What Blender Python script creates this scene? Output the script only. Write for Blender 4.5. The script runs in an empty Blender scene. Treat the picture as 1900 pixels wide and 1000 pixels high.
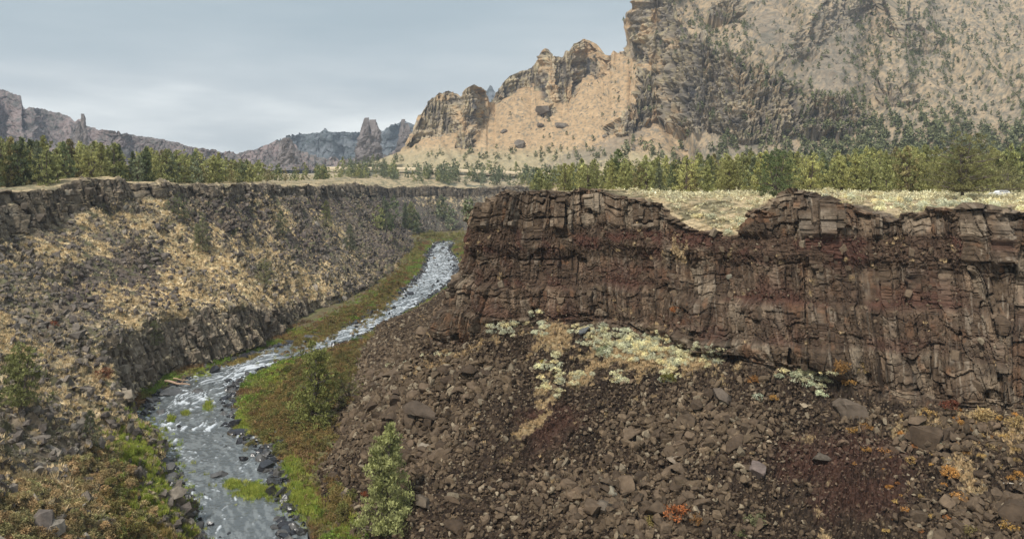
import bpy, math, random
import numpy as np
R_ = math.radians
rng = np.random.default_rng(7); random.seed(7)
sc = bpy.context.scene; col = sc.collection

# ------------------------------------------------------------------ camera, sky, sun, exposure
F, CX, HY, CZ = 1500.0, 950.0, 320.0, 60.0          # focal length in photo pixels, principal column, horizon row, eye height over the river
cd = bpy.data.cameras.new('camera'); cam = bpy.data.objects.new('camera', cd); col.objects.link(cam)
cam.location = (0, 0, CZ); cam.rotation_euler = (R_(90), 0, 0)
cd.sensor_width = 36; cd.lens = 36 * F / 1900; cd.shift_y = -(500 - HY) / 1900; cd.clip_start = .5; cd.clip_end = 20000
sc.camera = cam
HAZE = .00011
SUN_EL, SUN_AZ = 52, 215                              # sun high, behind and left of the camera
w = bpy.data.worlds.new('World'); sc.world = w; w.use_nodes = True
nt = w.node_tree; nt.nodes.clear(); N = nt.nodes.new; L = nt.links.new
out = N('ShaderNodeOutputWorld'); bg = N('ShaderNodeBackground'); bg.inputs['Strength'].default_value = 1
L(bg.outputs[0], out.inputs[0])
sky = N('ShaderNodeTexSky'); sky.sky_type = 'NISHITA'; sky.sun_disc = False
sky.sun_elevation = R_(SUN_EL); sky.sun_rotation = R_(SUN_AZ); sky.air_density = 1.5; sky.dust_density = 3
skm = N('ShaderNodeVectorMath'); skm.operation = 'SCALE'; skm.inputs['Scale'].default_value = .05; L(sky.outputs[0], skm.inputs[0])
tc = N('ShaderNodeTexCoord'); sx = N('ShaderNodeSeparateXYZ'); L(tc.outputs['Generated'], sx.inputs[0])
mp = N('ShaderNodeMapping'); mp.inputs['Scale'].default_value = (1.3, 1.3, 7); L(tc.outputs['Generated'], mp.inputs[0])
nz = N('ShaderNodeTexNoise'); nz.inputs['Scale'].default_value = 2.2; nz.inputs['Detail'].default_value = 7; nz.inputs['Roughness'].default_value = .52
L(mp.outputs[0], nz.inputs['Vector'])
ad = N('ShaderNodeMath'); ad.operation = 'MULTIPLY_ADD'; ad.inputs[1].default_value = .24; L(nz.outputs[0], ad.inputs[0])
sb = N('ShaderNodeMath'); sb.operation = 'SUBTRACT'; sb.inputs[1].default_value = .12; L(sx.outputs['Z'], sb.inputs[0]); L(sb.outputs[0], ad.inputs[2])
rp = N('ShaderNodeValToRGB'); L(ad.outputs[0], rp.inputs[0])
e = rp.color_ramp.elements
e[0].position = 0.0; e[0].color = (.60, .62, .61, 1); e[1].position = .055; e[1].color = (.58, .605, .60, 1)
for p_, c_ in ((.095, (.38, .415, .43, 1)), (.14, (.30, .345, .37, 1)), (.2, (.245, .295, .325, 1)), (.5, (.25, .29, .32, 1)), (1, (.34, .37, .39, 1))):
    x = e.new(p_); x.color = c_
mx = N('ShaderNodeMix'); mx.data_type = 'RGBA'; mx.inputs['Factor'].default_value = .93
L(skm.outputs[0], mx.inputs['A']); L(rp.outputs[0], mx.inputs['B']); L(mx.outputs['Result'], bg.inputs[0])
sd = bpy.data.lights.new('sun', 'SUN'); sun = bpy.data.objects.new('sun', sd); col.objects.link(sun)
sd.energy = 2.0; sd.angle = R_(8); sd.color = (1, .95, .87)
az = R_(SUN_AZ); el = R_(SUN_EL)
from mathutils import Vector, Matrix
sdir = Vector((math.sin(az) * math.cos(el), math.cos(az) * math.cos(el), math.sin(el)))
sun.rotation_euler = sdir.to_track_quat('Z', 'Y').to_euler(); sun.location = (0, 0, 400)
sc.view_settings.view_transform = 'Standard'; sc.view_settings.look = 'None'
sc.view_settings.exposure = 0.95; sc.view_settings.gamma = 1
sc.cycles.max_bounces = 5; sc.cycles.diffuse_bounces = 3; sc.cycles.volume_bounces = 0
sc.cycles.use_denoising = True

# ------------------------------------------------------------------ numpy noise
def _h(*a):
    x = np.zeros(np.broadcast(*a[:-1]).shape, np.uint32) + np.uint32((a[-1] * 2654435761) & 0xffffffff)
    for k, v in zip((73856093, 19349663, 83492791), a[:-1]):
        x = (x ^ (v.astype(np.int64) & 0xffffffff).astype(np.uint32) * np.uint32(k)) * np.uint32(2246822519)
        x ^= x >> np.uint32(15)
    x = (x ^ (x >> np.uint32(13))) * np.uint32(3266489917)
    return x ^ (x >> np.uint32(16))
def hf(*a): return _h(*a).astype(np.float32) / np.float32(4294967295)
def vnoise(P, seed=0):                                   # P (...,d) d = 2 or 3 -> -1..1
    d = P.shape[-1]; I = np.floor(P); f = (P - I).astype(np.float32); I = I.astype(np.int64)
    f = f * f * f * (f * (f * 6 - 15) + 10); r = 0
    for c in range(1 << d):
        wgt = 1; idx = []
        for k in range(d):
            b = (c >> k) & 1; idx.append(I[..., k] + b); wgt = wgt * (f[..., k] if b else 1 - f[..., k])
        r = r + wgt * hf(*idx, seed)
    return r * 2 - 1
def fbm(P, o=4, seed=0, g=.5):
    r = 0; a = 1; s = 0; P = np.asarray(P, np.float64)
    for k in range(o): r = r + a * vnoise(P, seed + k * 17); s += a; a *= g; P = P * 2.03 + 11.7
    return r / s * 1.5
def vor(u, v, seed, box=False):                                     # 2-D Voronoi: F1, F2, offset to the nearest seed, three randoms of the cell
    iu = np.floor(u).astype(np.int64); iv = np.floor(v).astype(np.int64)
    f1 = np.full(u.shape, 9., np.float32); f2 = f1.copy(); du = f1 * 0; dv = f1 * 0; cu = iu * 0; cv = iv * 0
    for a in (-1, 0, 1):
        for b in (-1, 0, 1):
            x = iu + a; y = iv + b
            ddu = (u - x - hf(x, y, seed)).astype(np.float32); ddv = (v - y - hf(x, y, seed + 1)).astype(np.float32)
            d = (np.maximum(np.abs(ddu), np.abs(ddv)) * .8 + .2 * np.sqrt(ddu * ddu + ddv * ddv)) if box else np.sqrt(ddu * ddu + ddv * ddv); n = d < f1
            f2 = np.where(n, f1, np.minimum(f2, d)); f1 = np.where(n, d, f1)
            du = np.where(n, ddu, du); dv = np.where(n, ddv, dv); cu = np.where(n, x, cu); cv = np.where(n, y, cv)
    return f1, f2, du, dv, hf(cu, cv, seed + 2), hf(cu, cv, seed + 3) * 2 - 1, hf(cu, cv, seed + 4) * 2 - 1
def ss(a, b, x): t = np.clip((x - a) / (b - a), 0, 1); return t * t * (3 - 2 * t)
def mixc(A, B, t): return A + (np.asarray(B) - A) * t[..., None]
def V(*a): return np.array(a, float)
def proj(P): return CX + F * P[..., 0] / np.maximum(P[..., 1], 1), HY + F * (CZ - P[..., 2]) / np.maximum(P[..., 1], 1)
def unp(px, py, Y): return V((px - CX) * Y / F, Y, CZ - (py - HY) * Y / F)
def onz(px, py, z): Y = F * (CZ - z) / (py - HY); return V((px - CX) * Y / F, Y, z)
def blob(x, y, cx, cy, rx, ry, ang=0):
    c, s = math.cos(R_(ang)), math.sin(R_(ang)); a = (x - cx) * c + (y - cy) * s; b = -(x - cx) * s + (y - cy) * c
    return np.exp(-((a / rx) ** 2 + (b / ry) ** 2))
def blobs(x, y, L_): 
    r = x * 0
    for b in L_: r = np.maximum(r, blob(x, y, *b))
    return r
def inpoly(x, y, poly):
    r = np.zeros(x.shape, bool); n = len(poly)
    for i in range(n):
        (x1, y1), (x2, y2) = poly[i], poly[(i + 1) % n]
        if y1 == y2: continue
        r ^= ((y1 > y) != (y2 > y)) & (x < (x2 - x1) * (y - y1) / (y2 - y1) + x1)
    return r

# ------------------------------------------------------------------ materials
def mat_attr(name, rough=.9, nscale=1.5, ncon=.5, bump=.3, bdist=.3, vscale=None, spec=.25, sub=0):
    m = bpy.data.materials.new(name); m.use_nodes = True; t = m.node_tree; n = t.nodes; l = t.links
    b = n['Principled BSDF']; b.inputs['Roughness'].default_value = rough; b.inputs['Specular IOR Level'].default_value = spec
    a = n.new('ShaderNodeAttribute'); a.attribute_name = 'Col'
    c = n.new('ShaderNodeTexCoord')
    if not nscale:
        if name == 'foliage':                                  # every plant a little lighter or darker than its neighbour
            oi = n.new('ShaderNodeObjectInfo'); q = n.new('ShaderNodeMapRange'); q.inputs[3].default_value = .78; q.inputs[4].default_value = 1.4; l.new(oi.outputs['Random'], q.inputs[0])
            k = n.new('ShaderNodeVectorMath'); k.operation = 'SCALE'; l.new(a.outputs['Color'], k.inputs[0]); l.new(q.outputs[0], k.inputs['Scale']); l.new(k.outputs[0], b.inputs['Base Color'])
            tl = n.new('ShaderNodeBsdfTranslucent'); l.new(k.outputs[0], tl.inputs[0]); ms = n.new('ShaderNodeMixShader'); ms.inputs[0].default_value = .22
            l.new(b.outputs[0], ms.inputs[1]); l.new(tl.outputs[0], ms.inputs[2]); l.new(ms.outputs[0], n['Material Output'].inputs[0])
        else: l.new(a.outputs['Color'], b.inputs['Base Color'])
        return m
    z = n.new('ShaderNodeTexNoise'); z.inputs['Scale'].default_value = nscale; z.inputs['Detail'].default_value = 8; z.inputs['Roughness'].default_value = .68
    l.new(c.outputs['Object'], z.inputs['Vector'])
    mr = n.new('ShaderNodeMapRange'); mr.inputs[1].default_value = .3; mr.inputs[2].default_value = .7
    mr.inputs[3].default_value = 1 - ncon; mr.inputs[4].default_value = 1 + ncon; l.new(z.outputs[0], mr.inputs[0])
    k = n.new('ShaderNodeVectorMath'); k.operation = 'SCALE'; l.new(a.outputs['Color'], k.inputs[0]); l.new(mr.outputs[0], k.inputs['Scale'])
    l.new(k.outputs[0], b.inputs['Base Color'])
    h = z.outputs[0]
    if vscale:
        v = n.new('ShaderNodeTexVoronoi'); v.feature = 'DISTANCE_TO_EDGE'; v.inputs['Scale'].default_value = vscale
        l.new(c.outputs['Object'], v.inputs['Vector'])
        q = n.new('ShaderNodeMapRange'); q.inputs[2].default_value = .09; l.new(v.outputs['Distance'], q.inputs[0])
        ad = n.new('ShaderNodeMath'); ad.operation = 'ADD'; l.new(q.outputs[0], ad.inputs[0]); l.new(h, ad.inputs[1]); h = ad.outputs[0]
    bp = n.new('ShaderNodeBump'); bp.inputs['Strength'].default_value = bump; bp.inputs['Distance'].default_value = bdist
    l.new(h, bp.inputs['Height']); l.new(bp.outputs[0], b.inputs['Normal'])
    return m
M_cliff = mat_attr('basalt_cliff', nscale=.9, ncon=.55, bump=.9, bdist=.35)
M_rock = mat_attr('basalt_boulder', nscale=1.6, ncon=.4, bump=.6, bdist=.12)
M_wet = mat_attr('wet_boulder', rough=.28, nscale=1.6, ncon=.4, bump=.6, bdist=.1, spec=.6)
M_hill = mat_attr('mountain_rock', nscale=.12, ncon=.3, bump=.5, bdist=1.5)
M_far = mat_attr('distant_ridge_rock', nscale=.03, ncon=.3, bump=.7, bdist=6)
M_soil = mat_attr('dry_soil', nscale=.8, ncon=.35, bump=.5, bdist=.3)
M_leaf = mat_attr('foliage', rough=.75, nscale=0, spec=.15)
M_bark = mat_attr('bark', rough=.95, nscale=6, ncon=.4, bump=.5, bdist=.05)
M_paint = mat_attr('painted_metal', rough=.35, nscale=0, spec=.5)

# ------------------------------------------------------------------ mesh makers
def add_mesh(name, Vv, Fi, C=None, mat=None, smooth=False, parent=None, link=True):
    me = bpy.data.meshes.new(name); Vv = np.asarray(Vv, np.float32).reshape(-1, 3); Fi = np.asarray(Fi, np.int32); k = Fi.shape[1]
    me.vertices.add(len(Vv)); me.vertices.foreach_set('co', Vv.ravel())
    me.loops.add(Fi.size); me.loops.foreach_set('vertex_index', Fi.ravel())
    me.polygons.add(len(Fi)); me.polygons.foreach_set('loop_start', np.arange(0, Fi.size, k, dtype=np.int32))
    me.polygons.foreach_set('use_smooth', np.full(len(Fi), smooth))
    me.update(calc_edges=True)
    if C is not None:
        at = me.color_attributes.new('Col', 'FLOAT_COLOR', 'POINT'); C = np.asarray(C, np.float32).reshape(-1, 3)
        if len(C) == 1: C = np.repeat(C, len(Vv), 0)
        at.data.foreach_set('color', np.concatenate([np.clip(C, 0, 1), np.ones((len(C), 1), np.float32)], 1).ravel())
    if mat: me.materials.append(mat)
    if not link: return me
    o = bpy.data.objects.new(name, me); col.objects.link(o)
    if parent: o.parent = parent
    return o
def grid_faces(a, b, mask=None):
    i = np.arange(a * b).reshape(a, b); f = np.stack([i[:-1, :-1], i[1:, :-1], i[1:, 1:], i[:-1, 1:]], -1)
    return f[mask] if mask is not None else f.reshape(-1, 4)
def tag(o, label=None, cat=None, group=None, kind=None):
    for k, v in (('label', label), ('category', cat), ('group', group), ('kind', kind)):
        if v: o[k] = v
    return o
def normals(P):
    a = np.gradient(P, axis=0); b = np.gradient(P, axis=1); n = np.cross(a, b); return n / np.maximum(np.linalg.norm(n, axis=-1, keepdims=True), 1e-9)
def resample(K, ds):                                       # K (n, rows, 3): smooth along axis 0, evenly spaced by mean arc length
    K = np.asarray(K, float); n = len(K); q = np.linalg.norm(np.diff(K[:, :, :2], axis=0), axis=2).mean(1); s = np.concatenate([[0], np.cumsum(q)])
    T_ = np.gradient(K, s, axis=0); m = int(s[-1] / ds) + 1; x = np.linspace(0, s[-1], m); i = np.clip(np.searchsorted(s, x) - 1, 0, n - 2)
    h = (s[i + 1] - s[i]); t = (x - s[i]) / h; h = h[:, None, None]; t = t[:, None, None]
    return ((2*t**3 - 3*t**2 + 1) * K[i] + (t**3 - 2*t**2 + t) * h * T_[i] + (-2*t**3 + 3*t**2) * K[i + 1] + (t**3 - t**2) * h * T_[i + 1]), x

def zplat(X, Y):                                            # height of the tableland round the canyon
    c = ss(-160, -40, X) * (1 - ss(60, 200, X)) * ss(640, 800, Y)
    z = 54.2 + 10 * ss(380, 1000, Y) + fbm(np.stack([X / 60., Y / 60.], -1), 2, 5) * .7
    zc = 44.2 + 19 * ss(845, 1020, Y)
    z = z * (1 - c) + zc * c
    l = 1 - ss(-200, -60, X)
    z = z - l * (5 * ss(420, 700, Y) - 3 * ss(900, 1500, Y))
    return z
def _cells(x, *key):
    i = np.floor(x).astype(np.int64); j = lambda k: k + .5 * (hf(k, *key) - .5)
    e0, e1 = j(i), j(i + 1); c = np.where(x < e0, i - 1, np.where(x >= e1, i + 1, i)); a, b = j(c), j(c + 1); return c, (x - a), (b - x), (x - (a + b) / 2)
def brick(u, v, wu, hv, seed, tilt=.5, crack=.4, cw=.12):      # jointed columns: vertical joints, and cross joints at their own heights in each column
    z0 = np.zeros(u.shape, np.int64); c, l, r, du = _cells(u / wu, z0, seed); hc_ = hf(c, z0, seed + 1)
    j, b, t_, dv = _cells(v / hv * (.7 + .7 * hc_) + hc_ * 17, c, seed + 2); e_ = np.minimum(np.minimum(l, r) * wu, np.minimum(b, t_) * hv); k = ss(0, cw, e_)
    return (hf(c, j, seed + 3) - .5) + tilt * ((hf(c, j, seed + 4) * 2 - 1) * du + (hf(c, j, seed + 5) * 2 - 1) * dv * .7) - crack * (1 - k), hf(c, j, seed + 6), k
def facet(u, v, seed, tilt=.6, crack=.5, cw=.12, box=False):
    f1, f2, du, dv, h, gx, gy = vor(u, v, seed, box)
    return (h - .5) + tilt * (gx * du + gy * dv) - crack * (1 - ss(0, cw, f2 - f1)), h, ss(0, cw, f2 - f1)

# ------------------------------------------------------------------ left and far canyon wall
LK = [  # toe, rim, height of lower cliff, height of upper cliff, rim height
 ((34, 50), (18, -12), 3, 6, 58), ((-2, 72), (-24, -8), 3, 6, 57.5), ((-30, 105), (-72, 34), 3, 6, 56), ((-53, 132), (-108, 86), 2, 8, 55), ((-66, 152), (-125, 122), 2, 10, 54.5),
 ((-77, 172), (-138, 160), 4, 14, 54), ((-90, 192), (-148, 190), 10, 16, 54), ((-99, 212), (-155, 215), 16, 17, 54), ((-98, 238), (-156, 240), 16, 16, 54.2), ((-90, 262), (-152, 266), 15, 11, 55.5),
 ((-85, 285), (-142, 300), 11, 6, 55.8), ((-84, 318), (-126, 346), 8, 5, 54.3), ((-77, 375), (-122, 408), 3, 5, 53.6), ((-72, 430), (-119, 462), 2, 6, 53), ((-72, 500), (-119, 540), 2, 8, 52),
 ((-76, 580), (-121, 620), 2, 9, 50.6), ((-80, 650), (-118, 700), 2, 9, 48.8), ((-97, 728), (-136, 778), 2, 10, 46), ((-72, 798), (-92, 852), 2, 10, 44.2), ((-30, 815), (-35, 870), 2, 10, 44.), ((10, 812), (12, 868), 2, 10, 44.), ((50, 795), (60, 852), 2, 10, 44.4), ((95, 760), (120, 812), 2, 10, 46.5)]
rows = []
for T, Rm, h1, h2, zr in LK:
    T = V(*T, .6); Rm = V(*Rm, zr); d = Rm - T; d[2] = 0; Ld = np.linalg.norm(d); d /= Ld
    c1 = T + d * h1 * .42; c1[2] = h1 + .6
    b2 = Rm - d * h2 * .35; b2[2] = zr - h2
    mid = c1 * .5 + b2 * .5; mid[2] -= 1.2
    p1 = Rm + d * 8; p1[2] = zr + .4
    p2 = Rm + d * 60; p2[2] = zplat(np.array(p2[0]), np.array(p2[1])) - (4 if T[1] > 700 else 0); p3 = Rm + d * 500; p3[2] = zplat(np.array(p3[0]), np.array(p3[1])) - (9 if T[1] > 700 else 0)
    rows.append([T - d * 3 - V(0, 0, 2.), T, c1, mid, b2, Rm, p1, p2, p3])
G, sL = resample(rows, .34)
_r = fbm((sL / 17)[:, None] * V(1, 0), 4, 21, .6); _k = np.exp(-((sL - np.interp(290, G[:, 5, 1][np.argsort(G[:, 5, 1])], sL[np.argsort(G[:, 5, 1])])) / 22) ** 2) * 1.6
for k_, a_ in ((4, 1.2), (5, 1.5), (6, .9)): G[:, k_, 2] += _r * a_ + _k * (k_ > 4)
_hh = fbm((sL / 11)[:, None] * V(1, 0) + 5, 4, 23, .6)
for k_ in (4, 5): G[:, k_, :2] += (G[:, 6, :2] - G[:, 4, :2]) / np.linalg.norm(G[:, 6, :2] - G[:, 4, :2], axis=1)[:, None] * _hh[:, None] * 3.5
cnt = [6, 46, 60, 60, 50, 14, 24, 10]; zonev = [0, 1, 2, 2, 3, 4, 4, 4]    # rows per band; zone of the band
def fill(G, cnt):
    o = []; z = []
    for k, c in enumerate(cnt):
        t = (np.arange(c) / c)[None, :, None]; o.append(G[:, k:k+1] * (1 - t) + G[:, k+1:k+2] * t); z += [k + x / c for x in range(c)]
    o.append(G[:, -1:]); z.append(len(cnt)); return np.concatenate(o, 1), np.array(z)
P, zt = fill(G, cnt)
U = np.repeat(sL[:, None], P.shape[1], 1)
Vd = np.concatenate([np.zeros((len(P), 1)), np.cumsum(np.linalg.norm(np.diff(P, axis=1), axis=2), 1)], 1)
Nn = normals(P); Nn *= np.where(Nn[:, 60:61, 2:3] < 0, -1, 1)
Z2 = np.repeat(zt[None], len(P), 0)
zr2 = Z2 + .22 * fbm(np.stack([U / 9, Vd / 9], -1), 4, 29, .65) * ss(1.3, 1.6, Z2); lowc = ss(.9, 1.1, Z2) * (1 - ss(1.85, 2.1, zr2)) * ss(2.5, 7, np.interp(sL, np.linspace(0, sL[-1], 400), np.interp(np.linspace(0, 1, 400), [0, 1], [0, 0])) [:, None] + (G[:, 2, 2])[:, None])
upc = ss(3.9, 4.1, Z2) * (1 - ss(4.9, 5.15, Z2))
slope = np.clip(ss(.9, 1.05, Z2) * (1 - ss(4.9, 5.1, Z2)) - lowc - upc, 0, 1)
plat = ss(4.95, 5.1, Z2)
far = ss(300, 600, P[..., 1])
wob = fbm(np.stack([U / 9, Vd / 9], -1), 3, 31); wob2 = fbm(np.stack([U / 3., Vd / 3.], -1), 2, 37)
uu = U + wob * 1.2 + wob2 * .2; vv = P[..., 2] * 1.05 + wob2 * .4
uu = uu + Vd * .10 * fbm((U / 25)[..., None] * V(1, 0), 2, 33)
d1, h1_, k1 = brick(uu, vv, 3.0, 9., 101, .6, .35, .3); d2, h2_, k2 = brick(uu, vv, 1.3, 3.4, 111, .5, .3, .2); d3, h3_, k3 = facet(uu / .9, vv / 1.1, 121)
dt1, ht1, kt1 = facet(uu / 2.4, Vd / 2.0, 131, 1.2, .3); 
big = fbm(np.stack([U / 22, Vd / 40], -1), 3, 41)
crag = ss(.05, .35, fbm(np.stack([U / 14, Vd / 14], -1), 3, 47))      # outcrops standing out of the slope
cl = np.clip(lowc + upc, 0, 1)
D = cl * (d1 * 2.0 + d2 * .7 + d3 * .2) + slope * (big * 1.6 + dt1 * (.35 + .9 * crag) + d3 * (.25 + .2 * crag) + crag * (1.2 + d1 * 1.3))
D = D + (lowc * .8 + upc * 1.0 + slope * .6) * fbm(np.stack([U / 18, Vd / 60], -1), 2, 51) * 2.6 + plat * (1 - ss(5.5, 7, Z2)) * (d2 * .3 + wob * .3)
D = D * ss(.0, 1.1, Z2)
P0L = P.copy(); P = P + Nn * D[..., None]
px, py = proj(P)
# colours
up_ = np.abs(normals(P)[..., 2])
rockc = mixc(np.zeros(P.shape) + V(.13, .104, .074), V(.29, .235, .165), np.where(cl > .3, h1_ * .5 + h2_ * .4, h1_ * .7)) 
rockc = mixc(rockc, V(.085, .066, .052), ss(.5, .95, h2_) * .7); rockc = mixc(rockc, V(.24, .21, .165), ss(.75, 1, h3_) * .6)
rockc = mixc(rockc, V(.022, .018, .016), (1 - k1) * cl * .8 + (1 - k2) * cl * .5 * (1 - (1 - k1) * cl))
fall = fbm(np.stack([(U + .45 * Vd) / 3.0, Vd / 4.2], -1), 4, 61, .72); fall2 = fbm(np.stack([U / 35, Vd / 30], -1), 2, 62)
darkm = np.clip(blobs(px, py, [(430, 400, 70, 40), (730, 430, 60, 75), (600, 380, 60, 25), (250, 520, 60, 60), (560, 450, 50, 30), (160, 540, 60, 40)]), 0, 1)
grassm = np.clip(blobs(px, py, [(500, 540, 130, 60), (330, 600, 130, 30, 15), (400, 500, 120, 50), (110, 750, 90, 60, 35), (80, 500, 70, 40), (620, 520, 70, 30), (0, 650, 40, 90), (60, 900, 60, 40), (170, 700, 60, 30)]), 0, 1)
gm = ss(.06, .2, fall * .85 + fall2 * .6 + grassm * .46 - darkm * .5 - far * .22 - .08) * slope * (1 - .6 * crag)
gcol = mixc(np.zeros(P.shape) + V(.56, .42, .235), V(.76, .61, .38), ss(-.4, .6, wob2)); gcol = mixc(gcol, V(.2, .19, .10), ss(.1, .6, fbm(np.stack([U / 1.5, Vd / 1.5], -1), 2, 66)) * .6)
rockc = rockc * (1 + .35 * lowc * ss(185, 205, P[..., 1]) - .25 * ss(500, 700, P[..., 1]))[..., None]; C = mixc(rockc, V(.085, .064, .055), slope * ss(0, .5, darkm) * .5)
C = mixc(C, gcol, gm)
gt = ss(1.95, 2.2, Z2) * (1 - ss(2.2, 2.6, Z2)) * ss(-.1, .3, fall) * (1 - far); C = mixc(C, gcol, gt * .6); C = mixc(C, gcol, ss(.5, .75, up_) * (lowc + upc * .6) * ss(-.2, .3, wob2 + wob) * (1 - .7 * far)); C = mixc(C, V(.13, .13, .065), ss(.15, .5, fbm(np.stack([U / 2.2, Vd / 2.2], -1), 3, 68)) * slope * (1 - gm) * .7)
pl = mixc(np.zeros(P.shape) + V(.42, .33, .20), V(.2, .18, .11), ss(-.2, .5, fbm(np.stack([U / 5, Vd / 5], -1), 4, 69)))
C = mixc(C, pl, plat * ss(-.5, 0, wob + ss(5, 5.8, Z2)))
brush = ss(.0, .3, blobs(px, py, [(60, 960, 200, 60), (190, 880, 70, 70), (230, 980, 90, 60)]) + wob * .25 - .3)
C = mixc(C, V(.13, .105, .06), brush * .8 * slope)
C = mixc(C, V(.10, .105, .115), far * slope * ss(600, 720, P[..., 1]) * .25)      # slope of the far wall turns bluish with distance
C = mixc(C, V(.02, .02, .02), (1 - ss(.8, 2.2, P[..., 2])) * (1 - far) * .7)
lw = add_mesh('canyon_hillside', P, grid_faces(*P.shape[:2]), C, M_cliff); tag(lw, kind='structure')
LW = dict(P=P, N=Nn, px=px, py=py, slope=slope, plat=plat, gm=gm, Z=Z2, cl=cl, brush=brush, dark=darkm)

# ------------------------------------------------------------------ right canyon wall: talus, stepped cliff, tableland
def zr_(px_, py_, Y): return CZ - (py_ - HY) * Y / F
RK = [  # toe, cliff foot (x, y, z), rim (x, y, z), inland point, far inland point
 ((20, 650), (40, 650, 20), (52, 655, 52), (90, 665), (160, 860)), ((-5, 560), (25, 560, 22), (38, 560, 53), (70, 565), (200, 870)), ((-12, 470), (15, 470, 22), (30, 470, 53), (60, 475), (230, 880)),
 ((-25, 380), (6, 385, 24), (20, 385, 53.5), (50, 390), (260, 890)), ((-49, 315), (-7, 315, 26), (14, 320, 53), (42, 325), (290, 895)), ((-52, 287), (-8, 285, 27), (12, 285, 53), (40, 290), (310, 900)),
 ((-48, 250), (-9, 245, 26), (10, 240, 53), (34, 248), (340, 900)), ((-45, 220), (-12, 212, 25), (5, 208, 52), (27, 220), (370, 900)), ((-43, 195), (-16, 188, 25), (-3, 186, 51), (20, 207), (400, 900)),
 ((-41, 180), (-17, 174, 25), (-7, 175, 51), (15, 200), (430, 900))]
def front(pr, yr, Yr, pb, yb, Yb, T, P2, dz=0):
    r = unp(pr, yr, Yr); b = unp(pb, yb, Yb); p1 = (r[0] + (P2[0] - r[0]) * .04 + 3, r[1] + 27)
    RK.append((T, tuple(b), tuple(r), p1, P2))
front(893, 386, 170, 808, 632, 163, (-39, 168), (460, 900)); front(915, 372, 168, 850, 640, 160, (-37, 156), (480, 900)); front(955, 360, 166, 900, 615, 158, (-34, 146), (500, 900)); front(1000, 357, 164, 985, 605, 155, (-30, 136), (530, 900))
front(1060, 359, 162, 1060, 600, 152, (-24, 126), (560, 895)); front(1120, 362, 160, 1130, 600, 149, (-17, 118), (590, 890)); front(1180, 371, 157, 1200, 625, 145, (-9, 111), (620, 885)); front(1235, 392, 153, 1255, 645, 141, (-2, 106), (650, 880))
front(1265, 422, 150, 1290, 655, 138, (3, 103), (670, 875)); front(1325, 432, 147, 1340, 662, 135, (9, 99), (695, 870)); front(1380, 425, 144, 1395, 670, 132, (15, 96), (720, 865)); front(1400, 402, 143, 1430, 678, 130, (19, 94), (735, 860))
front(1440, 378, 142, 1470, 686, 129, (23, 92), (750, 860)); front(1500, 371, 140, 1530, 697, 127, (28, 90), (780, 855)); front(1570, 378, 137, 1600, 718, 124, (34, 87), (810, 850)); front(1640, 394, 134, 1660, 738, 121, (39, 84), (840, 840))
front(1750, 391, 131, 1770, 752, 117, (46, 80), (880, 820)); front(1900, 392, 126, 1910, 762, 112, (54, 72), (930, 790)); front(2060, 395, 120, 2060, 775, 106, (60, 62), (960, 740)); front(2300, 400, 112, 2300, 790, 98, (66, 45), (980, 680))
rows = []
for T, b, r, p1, p2 in RK:
    T = V(*T, .6); b = V(*b); r = V(*r); d = b - T; d[2] = 0; d /= np.linalg.norm(d)
    m = T * .5 + b * .5; m[2] -= 1.5
    hb = b * .5 + r * .5
    P1 = V(*p1, 0); P1[2] = zplat(P1[0], P1[1]); a = r * .8 + P1 * .2; a[2] = r[2] + .15 * (P1[2] - r[2]) + .25; P2 = V(*p2, 0); P2[2] = zplat(P2[0], P2[1])
    mm = P1 * .8 + P2 * .2; mm[2] = zplat(mm[0], mm[1])
    rows.append([T - d * 3 - V(0, 0, 2.), T, m, b, r, a, P1, mm, P2])
G, sR = resample(rows, .19)
_q = np.floor((sR + 1.5 * vnoise((sR / 5)[:, None] * V(1, 0), 71)) / 2.3); _b = (hf(_q.astype(np.int64), _q.astype(np.int64) * 0, 73) - .5) * .9 + fbm((sR / 9)[:, None] * V(1, 0), 3, 75) * .9
G[:, 4, 2] += _b; G[:, 5, 2] += _b * .8
P, zt = fill(G, [6, 110, 110, 250, 30, 50, 50, 24])
U = np.repeat(sR[:, None], P.shape[1], 1)
Vd = np.concatenate([np.zeros((len(P), 1)), np.cumsum(np.linalg.norm(np.diff(P, axis=1), axis=2), 1)], 1)
Nn = normals(P); Nn *= np.where(Nn[:, 60:61, 2:3] < 0, -1, 1)
Nn[:, :] = Nn
Z2 = np.repeat(zt[None], len(P), 0)
tal = ss(.5, 1, Z2) * (1 - ss(2.93, 3.03, Z2)); cl = ss(2.95, 3.05, Z2) * (1 - ss(3.97, 4.06, Z2)); plat = ss(3.97, 4.1, Z2)
wob = fbm(np.stack([U / 8, Vd / 8], -1), 3, 231); wob2 = fbm(np.stack([U / 2.5, Vd / 2.5], -1), 2, 237); lay = fbm(np.stack([U / 30, P[..., 2] / 40], -1), 3, 240)
t = np.clip((P[..., 2] - 27) / 27, 0, 1.05) + lay * .035 + wob * .012         # height in the cliff, 0..1; the ledges rise and fall along it
ub = U - sR[-1] * 0
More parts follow.
